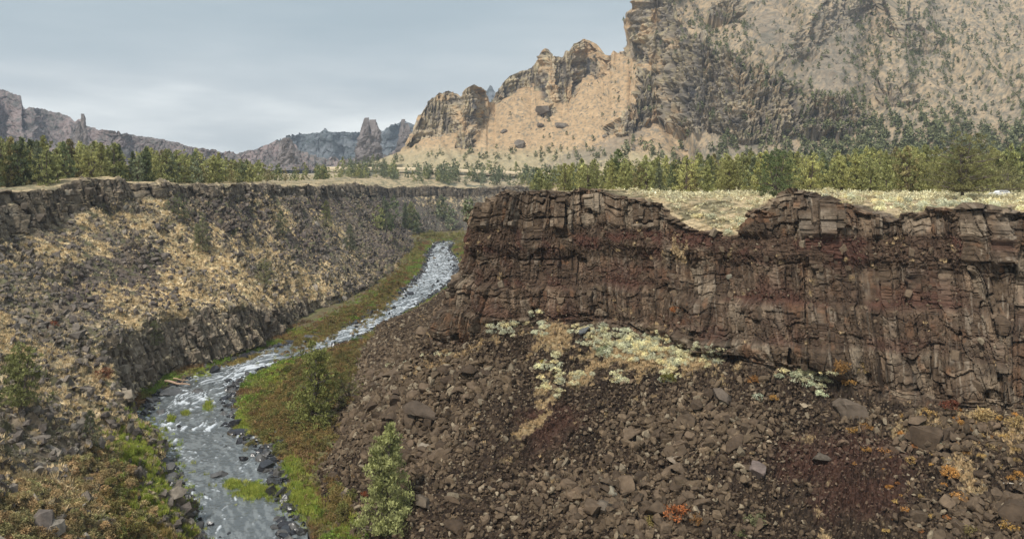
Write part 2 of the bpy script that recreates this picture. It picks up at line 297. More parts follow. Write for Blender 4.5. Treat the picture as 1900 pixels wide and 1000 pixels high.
# stepped strata: rubble ledges recede, lava flows stand out
edge = np.array([0, .17, .20, .38, .43, .60, .70, .80, .84, .97, 1.2]); prof = np.array([1.0, 1.6, .6, .9, -.9, -.6, 1.2, .9, 1.7, 1.9, .6]); rub = np.array([.1, 0, .6, .1, .8, .3, 1, .9, .1, 0, 0.])
prf = np.interp(t, edge, prof); rb = np.interp(t, edge, rub) * ss(-.7, .2, fbm(np.stack([U / 12, Vd / 10], -1), 3, 243) + .1)
butt = fbm(np.stack([U / 13, Vd / 70], -1), 2, 250)
uu = U + wob * .7 + wob2 * .15; vv = P[..., 2] * 1.02 + wob2 * .3 + wob * 1.1 + fbm((U / 7)[..., None] * V(1, 0), 2, 239) * .9 + (1 - cl) * (Vd - P[..., 2])
Nn = Nn * np.where((cl > .01)[..., None], V(1, 1, .15), 1.); Nn /= np.maximum(np.linalg.norm(Nn, axis=-1, keepdims=True), 1e-6)
uu = uu + (P[..., 2] - 40) * .42 * fbm((U / 9)[..., None] * V(1, 0), 2, 233)
d0, h0_, k0 = brick(uu, vv, 4.2, 5.6, 299, .6, .25, .22)
d1, h1_, k1 = brick(uu, vv, 1.9, 3.6, 301, .7, .3, .16); d2, h2_, k2 = brick(uu, vv, .85, 1.7, 311, .8, .3, .12); d3, h3_, k3 = facet(uu / .6, vv / .5, 321, .8, .3, .12)
hc = np.exp(-((np.abs((t * 7 + lay * .4 + wob * .06) % 1 - .5)) / .045) ** 2) * ss(-.3, .3, lay + wob * .6)        # long bedding cracks
sol = 1 - rb
D = cl * (prf * 1.0 * ss(3., 3.1, Z2) + butt * 2.2 + sol * (d0 * 2.1 + d1 * 1.0 + d2 * .30 + d3 * .12 - hc * .5) + rb * (d2 * .5 + d3 * .4))
tb = fbm(np.stack([U / 16, Vd / 20], -1), 3, 260)
D = D + tal * (tb * 1.3 + d3 * .4 + facet(U / 1.1, Vd / 1.1, 266, 1., .3)[0] * .5) + plat * (1 - ss(4.5, 6, Z2)) * (d1 * .2 + d2 * .15)
D = np.maximum(D, np.where(cl > .5, -3.0, -9)); D = D * ss(.2, 1.1, Z2)
P = P + Nn * D[..., None]
px, py = proj(P)
fine = fbm(np.stack([U / .8, Vd / .8], -1), 3, 270); med = fbm(np.stack([U / 5, Vd / 4], -1), 3, 271); strk = fbm(np.stack([U / .5, Vd / 5.], -1), 3, 272)
faceC = mixc(np.zeros(P.shape) + V(.088, .060, .038), V(.27, .19, .125), ss(.3, 1, h1_ * .55 + h0_ * .45 + .1 * (h2_ - .5))); faceC = mixc(faceC, V(.24, .195, .14), ss(.6, .9, h0_) * .6)
faceC = mixc(faceC, V(.060, .040, .026), ss(-.1, .6, med) * .75); faceC = mixc(faceC, V(.30, .25, .19), ss(.35, .8, strk + (h2_ - .5) * .5) * .5)
faceC = mixc(faceC, V(.20, .10, .05), ss(.45, .8, fbm(np.stack([U / 3, Vd / 3], -1), 3, 275)) * .45)
rubC = mixc(np.zeros(P.shape) + V(.058, .035, .022), V(.10, .064, .042), h2_); redm = ss(.1, .5, fbm(np.stack([U / 10, Vd / 3], -1), 3, 277) + .25)
rubC = mixc(rubC, V(.085, .034, .024), redm * .65)
C = mixc(faceC, rubC, np.clip(rb * 1.2, 0, 1))
C = mixc(C, V(.018, .014, .012), np.clip(((1 - k1) * .25 * sol + (1 - k0) * .4 * sol) * ss(-.3, .2, wob2 + med) + hc * .35 * sol, 0, .7))
talC = mixc(np.zeros(P.shape) + V(.032, .021, .014), V(.068, .046, .030), ss(-.4, .6, fine)); redT = blobs(px, py, [(1560, 850, 190, 60), (1600, 920, 120, 60), (1020, 800, 90, 60, -40), (1400, 640, 100, 30), (930, 500, 90, 30)])
talC = mixc(talC, V(.068, .031, .021), ss(.35, .9, redT + med * .3) * .7)
C = mixc(C, talC, tal)
strawB = [(1200, 665, 130, 40, 8), (1110, 650, 50, 36), (1030, 630, 50, 30), (1020, 720, 20, 40, 20), (1090, 710, 40, 20), (980, 795, 55, 16, -45), (1300, 670, 70, 20), (850, 660, 80, 14, -20), (1720, 790, 60, 25, -10), (1830, 770, 80, 20, 5), (1790, 880, 40, 60, -20), (1880, 800, 40, 60), (1250, 480, 25, 20)]
straw = ss(.25, .6, blobs(px, py, strawB) + fbm(np.stack([U / 2.6, Vd / 2.2], -1), 4, 280, .65) * .75 - .22) * np.clip(tal + rb, 0, 1)
C = mixc(C, V(.42, .32, .18), straw * .75)
plC = mixc(np.zeros(P.shape) + V(.46, .36, .22), V(.20, .17, .10), ss(-.2, .4, fbm(np.stack([U / 2, Vd / 3], -1), 4, 283)))
topdirt = ss(-.35, .1, wob * .6 + ss(4.0, 5.1, Z2) * 1.6 - .55 + blobs(px, py, [(1320, 400, 75, 45)]) * 1.5)
C = mixc(C, mixc(mixc(faceC, V(.07, .05, .04), ss(-.2, .4, fine) * .6), plC, topdirt), plat)
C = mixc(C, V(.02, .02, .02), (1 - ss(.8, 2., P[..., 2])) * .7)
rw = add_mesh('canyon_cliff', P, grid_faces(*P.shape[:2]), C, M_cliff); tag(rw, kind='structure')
RW = dict(P=P, N=Nn, px=px, py=py, tal=tal, rb=rb * cl, plat=plat, Z=Z2, straw=straw, red=redT, td=topdirt)
print('walls', LW['P'].shape, RW['P'].shape)

# ------------------------------------------------------------------ river, its bed and banks
RV = [((-5, 78), (17, 60)), ((-32, 105), (-10, 90)), ((-51, 132), (-33, 124)), ((-61, 150), (-40, 144)), ((-74, 170), (-52, 172)), ((-88, 190), (-66, 192)), ((-95, 209), (-72, 209)), ((-96, 232), (-77, 226)), ((-90, 252), (-76, 244)),
      ((-84, 273), (-67, 264)), ((-74, 297), (-57, 288)), ((-64, 321), (-50, 318)), ((-60, 360), (-43, 358)), ((-56, 409), (-36, 407)), ((-55, 474), (-31, 472)), ((-60, 562), (-38, 560)), ((-64, 643), (-48, 640)), ((-60, 700), (-44, 690)), ((-30, 735), (-25, 716)), ((30, 735), (28, 715))]
G, sV = resample([[V(*a, 0), V(*b, 0)] for a, b in RV], .5)
cen = G.mean(1)[::4, :2]; hw = np.linalg.norm(G[:, 0] - G[:, 1], axis=1)[::4] / 2
tt = np.linspace(-.16, 1.16, 90)[None, :, None]; W = G[:, :1] * (1 - tt) + G[:, 1:] * tt; W = W.copy()
Us = np.repeat(sV[:, None], 90, 1); Vs = np.repeat((tt[:, :, 0] * 20), len(W), 0)
wx, wy = proj(W)
rapid = np.clip(ss(.1, .6, fbm(np.stack([Us / 22, Vs / 16], -1), 2, 401) + .15) * .75 + blobs(wx, wy, [(640, 625, 90, 20, -30), (470, 690, 60, 12, -20), (800, 500, 60, 60), (740, 575, 80, 20, -30), (350, 740, 70, 18), (370, 790, 60, 10), (340, 935, 40, 30)]) , 0, 1)
rapid *= 1 - .6 * blobs(wx, wy, [(370, 850, 80, 40), (420, 960, 80, 30)])
_w = fbm(np.stack([Us / 9, Vs / 5], -1), 2, 409); r1 = fbm(np.stack([(Us + _w * 4) / 2.2, (Vs + _w * 2.5) / .75], -1), 5, 411, .62); r2 = fbm(np.stack([Us / 5, Vs / 3], -1), 3, 414)
W[..., 2] = r1 * (.11 + .24 * rapid) + r2 * .1 * rapid
farw = ss(260, 420, W[..., 1])
foam = ss(.2, .8 + .35 * farw, (r1 * .9 + r2 * .15) + rapid * .48 - .22 + farw * .16) ** 1.1
Cw = np.zeros(W.shape) + V(.10, .112, .115); Cw = mixc(Cw, V(.21, .228, .23), ss(-.2, .5, fbm(np.stack([Us / 2.2, Vs / .8], -1), 4, 417, .6)) * .8); Cw = mixc(Cw, V(.72, .76, .80), foam)  # darker and lighter reflection streaks are put into the water colour, then foam
mw = mat_attr('river_water', rough=.12, nscale=0, spec=.6)
t_ = mw.node_tree; b_ = t_.nodes['Principled BSDF']; at_ = [n for n in t_.nodes if n.type == 'ATTRIBUTE'][0]
tc_ = t_.nodes.new('ShaderNodeTexCoord'); z_ = t_.nodes.new('ShaderNodeTexNoise'); z_.inputs['Scale'].default_value = 1.1; z_.inputs['Detail'].default_value = 6; t_.links.new(tc_.outputs['Object'], z_.inputs['Vector'])
bp_ = t_.nodes.new('ShaderNodeBump'); bp_.inputs['Distance'].default_value = .35; bp_.inputs['Strength'].default_value = .6; t_.links.new(z_.outputs[0], bp_.inputs['Height']); t_.links.new(bp_.outputs[0], b_.inputs['Normal'])
mr_ = t_.nodes.new('ShaderNodeMapRange'); mr_.inputs[3].default_value = .1; mr_.inputs[4].default_value = .6; t_.links.new(at_.outputs['Fac'], mr_.inputs[0]); t_.links.new(mr_.outputs[0], b_.inputs['Roughness'])
rv = add_mesh('river', W, grid_faces(*W.shape[:2]), Cw, mw, smooth=True); tag(rv, kind='structure')
# valley floor
gx = np.arange(-135, 70, .7); gy = np.concatenate([np.arange(40, 330, .7), np.arange(330, 850, 1.4)]); X, Y = np.meshgrid(gx, gy, indexing='ij')
def rdist(X, Y):                                              # distance outside the water's edge (negative in the water)
    r = np.full(X.shape, 99., np.float32)
    for (a, b), h in zip(cen, hw): r = np.minimum(r, np.sqrt((X - a) ** 2 + (Y - b) ** 2).astype(np.float32) - h)
    return r
rd = rdist(X, Y); nn = fbm(np.stack([X / 7, Y / 7], -1), 3, 431)
Z = -1.2 + 1.5 * ss(-1.5, .8, rd + nn * 1.2) + .6 * ss(0, 6, rd) + nn * .3 * ss(0, 3, rd) + .8 * ss(5, 14, rd) + fbm(np.stack([X, Y], -1), 3, 433) * .12
pxf, pyf = proj(np.stack([X, Y, Z], -1))
Cf = mixc(np.zeros(X.shape + (3,)) + V(.13, .095, .055), V(.13, .125, .05), ss(-.3, .4, fbm(np.stack([X / 2, Y / 2], -1), 3, 435))); Cf = mixc(Cf, V(.03, .027, .025), 1 - ss(-.3, 1.5, rd + nn))
fl = add_mesh('canyon_floor', np.stack([X, Y, Z], -1), grid_faces(*X.shape), Cf, M_soil); tag(fl, kind='structure')
def zfloor(x, y):
    i = np.clip(np.searchsorted(gx, x), 0, len(gx) - 1); j = np.clip(np.searchsorted(gy, y), 0, len(gy) - 1); return Z[i, j]

# ------------------------------------------------------------------ mountain and far ridges
def ridge_surface(name, sil, foot, Y0, slopef, dispf, colf, mat, step=2.2, nr=260, back=400, x0=None, x1=None, seed=500, rag=0, ragw=12):
    s = np.array(sil, float); xs = np.arange(x0 if x0 is not None else s[0, 0], (x1 if x1 is not None else s[-1, 0]) + .1, step)
    yr = np.interp(xs, s[:, 0], s[:, 1]) + rag * fbm((xs / ragw)[:, None] * V(1, 0), 4, seed, .65)
    f = np.array(foot, float); yf = np.interp(xs, f[:, 0], f[:, 1]); Yc = np.interp(xs, np.array(Y0)[:, 0], np.array(Y0)[:, 1]).astype(float)
    yr = np.minimum(yr, yf - 1); P = np.zeros((len(xs), nr + 12, 3)); T = []
    for k in range(nr):
        t0 = k / (nr - 1); y = yf + (yr - yf) * t0
        P[:, k] = np.stack([(xs - CX) * Yc / F, Yc, CZ - (y - HY) * Yc / F], -1)
        tan = slopef(xs, y, t0); dpy = (yf - yr) / (nr - 1); Yc = Yc + np.clip(dpy * Yc / F / np.maximum(tan - (HY - y) / F, .12), 0, 40)
    K = np.array([1, 3, 6, 10, 6, 3, 1.]); K /= K.sum()                          # calm the depth a little along the range
    for _ in range(6):
        Yp = np.pad(P[:, :nr, 1], ((3, 3), (0, 0)), 'edge'); Ys = sum(K[i] * Yp[i:i + len(xs)] for i in range(7)); r = Ys / P[:, :nr, 1]
        P[:, :nr, 0] *= r; P[:, :nr, 2] = CZ + (P[:, :nr, 2] - CZ) * r; P[:, :nr, 1] = Ys
    for k in range(12):
        q = (k + 1) / 12; P[:, nr + k] = P[:, nr - 1]; P[:, nr + k, 1] += back * q; P[:, nr + k, 0] *= P[:, nr + k, 1] / P[:, nr - 1, 1]; P[:, nr + k, 2] -= (P[:, nr - 1, 2] - 40) * q ** 1.2
    xx = np.repeat(xs[:, None], nr + 12, 1); yy = proj(P)[1]; Nn = normals(P); Nn *= np.where(Nn[..., 1:2] > 0, -1, 1)
    D = dispf(P, xx, yy); fade = np.ones(nr + 12); fade[:26] = np.linspace(0, 1, 26); fade[nr - 6:nr + 2] = .35
    P = P + Nn * (D * fade[None])[..., None]
    px, py = proj(P); C = colf(P, xx, yy, D)
    o = add_mesh(name, P, grid_faces(*P.shape[:2]), C, mat); tag(o, kind='structure'); return o, P[:, :nr], xx[:, :nr], yy[:, :nr]

SIL = [(640, 312), (690, 306), (715, 296), (745, 284), (757, 262), (768, 240), (780, 214), (795, 190), (812, 176), (830, 171), (850, 174), (856, 180), (862, 166), (878, 157), (892, 163), (900, 172), (904, 190), (918, 189), (922, 172), (932, 155), (945, 141), (968, 132), (985, 128), (996, 115), (1003, 100), (1007, 93), (1013, 89), (1020, 96), (1026, 104), (1044, 108), (1050, 94), (1056, 96), (1064, 82), (1082, 72), (1096, 76), (1108, 82), (1115, 90), (1123, 102), (1132, 104), (1138, 94), (1146, 99), (1157, 96), (1168, 88), (1171, 70), (1170, 45), (1176, 20), (1184, -2), (1200, -40), (1260, -110), (1400, -170), (1600, -200), (1900, -190), (2150, -150)]
ROCKP = [[(745, 285), (757, 262), (780, 208), (800, 180), (830, 165), (850, 172), (880, 150), (905, 180), (912, 215), (885, 240), (885, 270), (852, 278), (845, 245), (790, 262), (765, 272)],
         [(918, 190), (918, 165), (945, 135), (985, 120), (1010, 80), (1050, 90), (1085, 65), (1125, 95), (1140, 130), (1125, 155), (1090, 145), (1070, 160), (1072, 185), (1040, 195), (1012, 190), (1005, 165), (960, 170), (925, 192)],
         [(1135, 90), (1170, 60), (1172, -60), (1290, -60), (1245, 20), (1290, 70), (1370, 105), (1430, 135), (1500, 165), (1590, 190), (1620, 225), (1590, 250), (1500, 245), (1450, 262), (1370, 270), (1320, 250), (1260, 245), (1225, 225), (1180, 245), (1150, 262), (1120, 250), (1175, 200), (1190, 150), (1205, 125), (1170, 110)],
         [(1330, 0), (1370, 0), (1385, 30), (1350, 40), (1325, 25)], [(1640, 40), (1700, 30), (1750, 70), (1740, 100), (1690, 95), (1650, 70)], [(1620, 170), (1680, 150), (1700, 180), (1690, 210), (1640, 205)], [(1000, 200), (1032, 195), (1030, 215), (1002, 218)], [(1540, -10), (1640, 10), (1560, 60), (1500, 100), (1430, 120), (1480, 60)]]
_cache = {}
def rockmask(x, y, warp=True):
    x = x + 0 * y; y = y + 0 * x
    if warp: n1 = fbm(np.stack([x / 22, y / 22], -1), 3, 601) * 9; n2 = fbm(np.stack([x / 22, y / 22], -1), 3, 603) * 9
    else: n1 = n2 = 0
    r = np.zeros(x.shape)
    for i, p in enumerate(ROCKP): r = np.maximum(r, inpoly(x + n1, y + n2, p) * (.55 if i in (4, 5, 7) else 1.))
    return r
def sl1(x, y, t0): r = rockmask(x, y + x * 0, False); return .58 + 2.2 * r
def dp1(P, x, y):
    r = rockmask(x, y); n = P / 40.; f = fbm(np.stack([P[..., 0] / 17, P[..., 1] / 60, P[..., 2] / 60], -1), 4, 610, .6); g = fbm(P / 90., 4, 612); 
    a, h, k = facet(x / 13 + f * .5, y / 26, 615, .9, .9, .12); b, h2, k2 = facet(x / 5 + f * .4, y / 8, 617, .9, .5, .15)
    gul = 1 - 2.2 * np.abs(fbm(np.stack([(x - .7 * y) / 90, y / 160], -1), 3, 620, .4)) * ss(1100, 1300, x) + .3 * fbm(np.stack([(x - .5 * y) / 60, y / 200], -1), 4, 621)
    fl = 1 - np.abs(fbm(np.stack([(x + f * 6) / 14, y / 55], -1), 4, 641, .6)) * 2; fl2 = 1 - np.abs(fbm(np.stack([(x + f * 3) / 5, y / 12], -1), 3, 643, .6)) * 2; led = fbm(np.stack([x / 60, (y + x * .15) / 7], -1), 3, 645)
    am = .55 + .45 * ss(1120, 1200, x)
    return r * am * (f * 5 + fl * 9 + fl2 * 3 + led * 4 + a * 1.5 + g * 6 - 3) + (1 - r) * (gul * 13 - 9 + fbm(P / 14., 2, 622) * .8)
def cl1(P, x, y, D):
    r = rockmask(x, y); n1 = fbm(np.stack([x / 16, y / 30], -1), 4, 630); n2 = fbm(np.stack([x / 3, y / 2.2], -1), 3, 632); n3 = fbm(np.stack([x / 50, y / 40], -1), 3, 634); st = fbm(np.stack([x / 2.2, y / 14], -1), 3, 637)
    g = np.zeros(P.shape) + V(.43, .30, .175); g = mixc(g, V(.37, .28, .18), ss(1150, 1350, x)); g = mixc(g, V(.17, .16, .12), ss(.15, .6, n2 + .15 * ss(1150, 1400, x)) * .75); g = mixc(g, V(.28, .23, .17), ss(.1, .6, n3) * ss(1180, 1300, x) * .5)
    g = mixc(g, V(.36, .32, .2), ss(270, 300, y) * .7)
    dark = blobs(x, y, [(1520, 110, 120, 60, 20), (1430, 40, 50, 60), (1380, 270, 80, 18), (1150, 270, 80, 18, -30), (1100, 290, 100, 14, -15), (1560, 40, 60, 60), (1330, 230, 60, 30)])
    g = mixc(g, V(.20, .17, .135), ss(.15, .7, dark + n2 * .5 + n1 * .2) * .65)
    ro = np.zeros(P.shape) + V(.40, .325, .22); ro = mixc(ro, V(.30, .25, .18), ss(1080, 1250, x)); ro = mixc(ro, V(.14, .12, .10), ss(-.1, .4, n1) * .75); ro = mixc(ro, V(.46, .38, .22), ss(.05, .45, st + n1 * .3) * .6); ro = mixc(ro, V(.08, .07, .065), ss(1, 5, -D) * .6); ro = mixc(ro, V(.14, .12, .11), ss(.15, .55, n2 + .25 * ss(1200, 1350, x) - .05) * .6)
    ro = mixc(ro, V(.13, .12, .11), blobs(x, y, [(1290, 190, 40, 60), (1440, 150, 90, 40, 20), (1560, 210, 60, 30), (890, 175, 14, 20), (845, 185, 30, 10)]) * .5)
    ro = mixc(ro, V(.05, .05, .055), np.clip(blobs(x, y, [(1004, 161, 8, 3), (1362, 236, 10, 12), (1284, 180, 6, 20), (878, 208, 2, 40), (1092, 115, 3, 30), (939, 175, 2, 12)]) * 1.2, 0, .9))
    r = r * ss(-.45, -.05, n1 + n3 * .5 + .25 * (1 - ss(1150, 1250, x)) + .1 * st); g = mixc(g, V(.13, .125, .10), ss(.08, .36, fbm(np.stack([x / 6, y / 4], -1), 4, 651, .65)) * ss(1180, 1300, x) * .7)
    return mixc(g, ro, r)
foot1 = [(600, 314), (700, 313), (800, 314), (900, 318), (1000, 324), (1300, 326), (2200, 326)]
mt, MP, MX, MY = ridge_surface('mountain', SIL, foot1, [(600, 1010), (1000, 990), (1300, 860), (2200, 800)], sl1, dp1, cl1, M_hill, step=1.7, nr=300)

def far_ridge(name, sil, Yd, base, seed, cols, rockn, nr=90, rag=2.):
    def sf(x, y, t): return .8 + 2.4 * ss(-.1, .3, fbm(np.stack([x / rockn, y * 0 + t * 1.5], -1), 2, seed + 3))
    def df(P, x, y): f = fbm(P / (Yd / 25.), 4, seed + 5, .6); a, h, k = facet(x / 9 + f * .5, y / 18, seed + 6, .9, .7); return (f * 17 + a * 4 + fbm(P / (Yd / 90.), 3, seed + 7) * 3) * Yd / 1800
    def cf(P, x, y, D):
        n1 = fbm(np.stack([x / 25, y / 14], -1), 4, seed + 8); n2 = fbm(np.stack([x / 2.5, y / 2], -1), 3, seed + 9); st = fbm(np.stack([x / 3, y / 15], -1), 3, seed + 10)
        c = mixc(np.zeros(P.shape) + V(*cols[0]), V(*cols[1]), ss(-.2, .3, n1 + st * .5)); return mixc(c, V(*cols[2]), ss(.0, .45, n2 + n1 * .3) * .8)
    return ridge_surface(name, sil, [(s, base) for s in (-600, 2600)], [(-600, Yd), (2600, Yd)], sf, df, cf, M_far, step=1.8, nr=nr, back=Yd * .3, seed=seed, rag=rag, ragw=7)
A_ = [(-400, 130), (-200, 140), (-60, 160), (0, 168), (18, 171), (40, 178), (46, 204), (62, 199), (90, 206), (112, 212), (128, 218), (140, 228), (144, 221), (153, 221), (160, 236), (175, 238), (200, 246), (235, 247), (262, 254), (300, 259), (340, 269), (372, 276), (410, 282), (440, 287), (460, 281), (480, 278), (500, 270), (512, 262), (525, 263), (540, 266), (552, 275), (562, 300), (580, 312)]
far_ridge('hills', A_, 1700, 316, 700, [(.25, .195, .185), (.18, .15, .145), (.085, .09, .08)], 40)
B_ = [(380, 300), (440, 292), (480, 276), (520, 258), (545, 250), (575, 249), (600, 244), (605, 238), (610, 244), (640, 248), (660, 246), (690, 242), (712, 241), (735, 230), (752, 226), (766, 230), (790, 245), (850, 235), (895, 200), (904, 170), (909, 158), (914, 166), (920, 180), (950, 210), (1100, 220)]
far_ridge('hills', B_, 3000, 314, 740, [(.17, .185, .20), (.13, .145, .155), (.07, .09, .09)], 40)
C_ = [(430, 310), (455, 290), (480, 284), (520, 272), (545, 276), (560, 282), (590, 292), (630, 296), (648, 300), (660, 292), (700, 294), (715, 290), (745, 270), (780, 280), (820, 290)]
far_ridge('hills', C_, 2200, 315, 780, [(.28, .22, .20), (.20, .17, .155), (.10, .11, .10)], 25, rag=4)
# rock towers on the skyline: a thing of its own each
def tower(px_, ytop, ybase, wpx, Yd, seed, name, label):
    n, m = 60, 60; z1 = CZ - (ytop - HY) * Yd / F; z0 = CZ - (ybase - HY) * Yd / F; R0 = wpx * Yd / F / 2
    a = np.linspace(0, 2 * np.pi, n, endpoint=False)[:, None] + np.zeros((n, m)); t = np.linspace(0, 1, m)[None] + np.zeros((n, m))
    c = np.stack([np.cos(a), np.sin(a), t * 3], -1); f = fbm(c * 1.6 + seed, 4, seed, .6)
    r = R0 * (1.1 - .35 * t - .25 * t ** 6) * (1 + .5 * f); zt_ = z0 + (z1 - z0) * t * (1 + .22 * fbm(c[..., :2] * 1.5 + seed, 3, seed) * t)
    zt_[:, -1] = zt_[:, -2]; r[:, -1] *= .05; x = (px_ - CX) * Yd / F; Pt = np.stack([r * np.cos(a), .8 * r * np.sin(a), zt_ - z0], -1); Pt = np.concatenate([Pt, Pt[:1]], 0)
    cc = mixc(np.zeros(Pt.shape) + V(.23, .20, .19), V(.14, .12, .11), ss(-.1, .4, np.concatenate([f, f[:1]], 0)))
    o = add_mesh(name, Pt, grid_faces(n + 1, m), cc, M_far); o.location = (x, Yd, z0); tag(o, label, 'rock tower')
tower(685, 234, 300, 44, 2050, 11, 'rock_tower', 'broad reddish rock tower standing before the blue ridge left of the mountain')
tower(150, 225, 290, 22, 1620, 15, 'rock_tower', 'slim rock spire on the far left cliff skyline')
tower(752, 236, 296, 30, 2150, 23, 'rock_tower', 'hazy rock tower half hidden by the left foot of the mountain')
tower(532, 262, 306, 34, 1660, 27, 'rock_tower', 'low rounded rock tower at the end of the left ridge')

# ground out to the horizon (left open where the canyon lies)
can = [(-195, 200), (-205, -60), (3000, -60), (3000, 560), (985, 700), (900, 830), (200, 950), (60, 955), (-60, 955), (-220, 940), (-260, 800), (-230, 640), (-230, 420), (-230, 300), (-230, 200)]
ga = np.linspace(R_(-80), R_(80), 300); gr = 30 * 1.022 ** np.arange(260); A2, R2 = np.meshgrid(ga, gr, indexing='ij'); X2 = R2 * np.sin(A2); Y2 = R2 * np.cos(A2)
Z3 = zplat(X2, Y2) - 1.6 - 3 * ss(600, 800, Y2) - 1.5 * ss(0, 300, 500 - R2)
cx_ = (X2[:-1, :-1] + X2[1:, 1:]) / 2; cy_ = (Y2[:-1, :-1] + Y2[1:, 1:]) / 2; keep = ~inpoly(cx_, cy_, can)
g_ = fbm(np.stack([X2 / 30, Y2 / 30], -1), 4, 801)
Cg = mixc(np.zeros(X2.shape + (3,)) + V(.42, .34, .22), V(.2, .19, .12), ss(-.2, .4, g_))
gd = add_mesh('ground', np.stack([X2, Y2, Z3], -1), grid_faces(*X2.shape, keep), Cg, M_soil); tag(gd, kind='structure')
# slope between the far rim and the mountain, with the trail on it
xs = np.arange(600, 1420, 3.); Yn = np.interp(xs, [560, 690, 760, 790, 840, 950, 1040, 1420], [876, 880, 882, 876, 872, 874, 862, 725]); tq = np.linspace(0, 1, 80)
yn = np.interp(xs, [560, 640, 700, 745, 775, 840, 980, 1100, 1420], [335, 335, 337, 341, 346.5, 348.5, 352, 350, 345]) - .6; yf_ = np.interp(xs, [f[0] for f in foot1], [f[1] for f in foot1]) + .3; Yf = np.interp(xs, [560, 1000, 1300, 1420], [1015, 995, 865, 860])
Pq = np.zeros((len(xs), 80, 3))
for k, q in enumerate(np.concatenate([[0], tq[:-1] * 80 / 79])):
    Yq = Yn + (Yf - Yn) * q; yq = yn + (yf_ - yn) * (q ** .8); Pq[:, k] = np.stack([(xs - CX) * Yq / F, Yq, CZ - (yq - HY) * Yq / F], -1)
Pq[:, 0, 2] -= 6; Pq[:, 0, 1] -= 1; Pq[..., 2] += fbm(Pq[..., :2] / 14, 4, 811) * .9 * np.sin(np.pi * tq)[None]
nq = fbm(Pq[..., :2] / 11, 4, 813); Cq = mixc(np.zeros(Pq.shape) + V(.42, .34, .22), V(.15, .15, .11), ss(-.05, .4, nq))
bs = add_mesh('slope', Pq, grid_faces(*Pq.shape[:2]), Cq, M_soil); tag(bs, kind='structure')
BS = Pq
tx = np.arange(600, 1500, 6.); ty = np.interp(tx, [600, 650, 750, 850, 940, 1050, 1500], [311, 311.5, 312, 315, 319, 323, 326]); TY = np.interp(tx, [600, 1000, 1500], [965, 950, 800])
tr0 = np.stack([unp(a, b, c) for a, b, c in zip(tx, ty, TY)]); tr1 = tr0 + V(0, 7, .9); tr2 = tr0 + V(0, -2, -3); 
Pt = np.stack([tr2, tr0, tr1, tr1 + V(0, 3, -3)], 1); Ct = np.zeros(Pt.shape) + V(.66, .54, .36); Ct[:, 0] = V(.3, .24, .16)
tag(add_mesh('path', Pt, grid_faces(*Pt.shape[:2]), Ct, M_soil), kind='structure')

# ------------------------------------------------------------------ picking points on the surfaces
SURF = [(LW['px'], LW['py'], LW['P'], LW['N'], LW['Z']), (RW['px'], RW['py'], RW['P'], RW['N'], RW['Z'])]
_s = slice(None, None, 3)
FP = np.concatenate([p[2][_s, _s].reshape(-1, 3) for p in SURF] + [np.stack([X, Y, Z], -1)[_s, _s].reshape(-1, 3), BS[::2, ::2].reshape(-1, 3), MP[::3, ::3].reshape(-1, 3)])
FX, FY = proj(FP); _o = (FP[:, 1] > 20) & (FX > -60) & (FX < 1960) & (FY > 0) & (FY < 1060); FP, FX, FY = FP[_o], FX[_o], FY[_o]
_bi = (np.clip(FX, 0, 1899) // 4).astype(int), (np.clip(FY, 0, 1059) // 4).astype(int); ZB = np.full((475, 265), 1e9); np.minimum.at(ZB, _bi, FP[:, 1])
def hits(qx, qy):                                             # the same for arrays, through a coarse depth table
    i, j = np.clip(qx // 4, 0, 474).astype(int), np.clip(qy // 4, 0, 264).astype(int); Yq = ZB[i, j]
    for di, dj in ((0, 1), (1, 0), (0, -1), (-1, 0)): Yq = np.where(Yq > 1e8, ZB[np.clip(i + di, 0, 474), np.clip(j + dj, 0, 264)], Yq)
    Y0_ = F * (CZ - .6) / (qy - HY); Yq = np.minimum(np.where(Yq > 1e8, Y0_, Yq), Y0_); return np.stack([(qx - CX) * Yq / F, Yq, CZ - (qy - HY) * Yq / F], -1)
def hit(px_, py_, r=7):                                       # the visible ground point that the photograph shows there
    m = (np.abs(FX - px_) < r) & (np.abs(FY - py_) < r)
    if not m.any(): return unp(px_, py_, 900)
    q = FP[m]; return q[q[:, 1] < q[:, 1].min() + 6].mean(0) if len(q) > 1 else q[0]

M_mass = mat_attr('ground_cover', rough=.75, nscale=0, spec=.15)
# ------------------------------------------------------------------ rocks
def rock_proto(seed, sub):
    import bmesh
    r = random.Random(seed); bm = bmesh.new(); bmesh.ops.create_icosphere(bm, subdivisions=sub, radius=1); bm.verts.ensure_lookup_table()
    Q = np.array([v.co[:] for v in bm.verts]); Fc = np.array([[v.index for v in f.verts] for f in bm.faces]); bm.free()
    for k in range(13 if sub > 1 else 6):
        n = V(r.gauss(0, 1), r.gauss(0, 1), r.gauss(0, 1)); n /= np.linalg.norm(n); d = r.uniform(.36, .66); h = Q @ n; Q = Q - np.maximum(h - d, 0)[:, None] * n
    Q *= V(r.uniform(1.1, 1.7), r.uniform(.85, 1.3), r.uniform(.6, 1.0)); Q += fbm(Q * 2.5 + seed, 3, seed)[:, None] * .05
    return Q, Fc
PR2 = [rock_proto(k, 2) for k in range(14)]; PR1 = [rock_proto(50 + k, 1) for k in range(10)]; PR3 = [rock_proto(80 + k, 3) for k in range(8)]
def rots(n, tilt=1.):
    q = rng.normal(size=(n, 4)); q[:, 1:3] *= tilt; q /= np.linalg.norm(q, axis=1, keepdims=True); a, b, c, d = q.T
    return np.stack([np.stack([1 - 2 * (c*c + d*d), 2 * (b*c - a*d), 2 * (b*d + a*c)], -1), np.stack([2 * (b*c + a*d), 1 - 2 * (b*b + d*d), 2 * (c*d - a*b)], -1), np.stack([2 * (b*d - a*c), 2 * (c*d + a*b), 1 - 2 * (b*b + c*c)], -1)], 1)
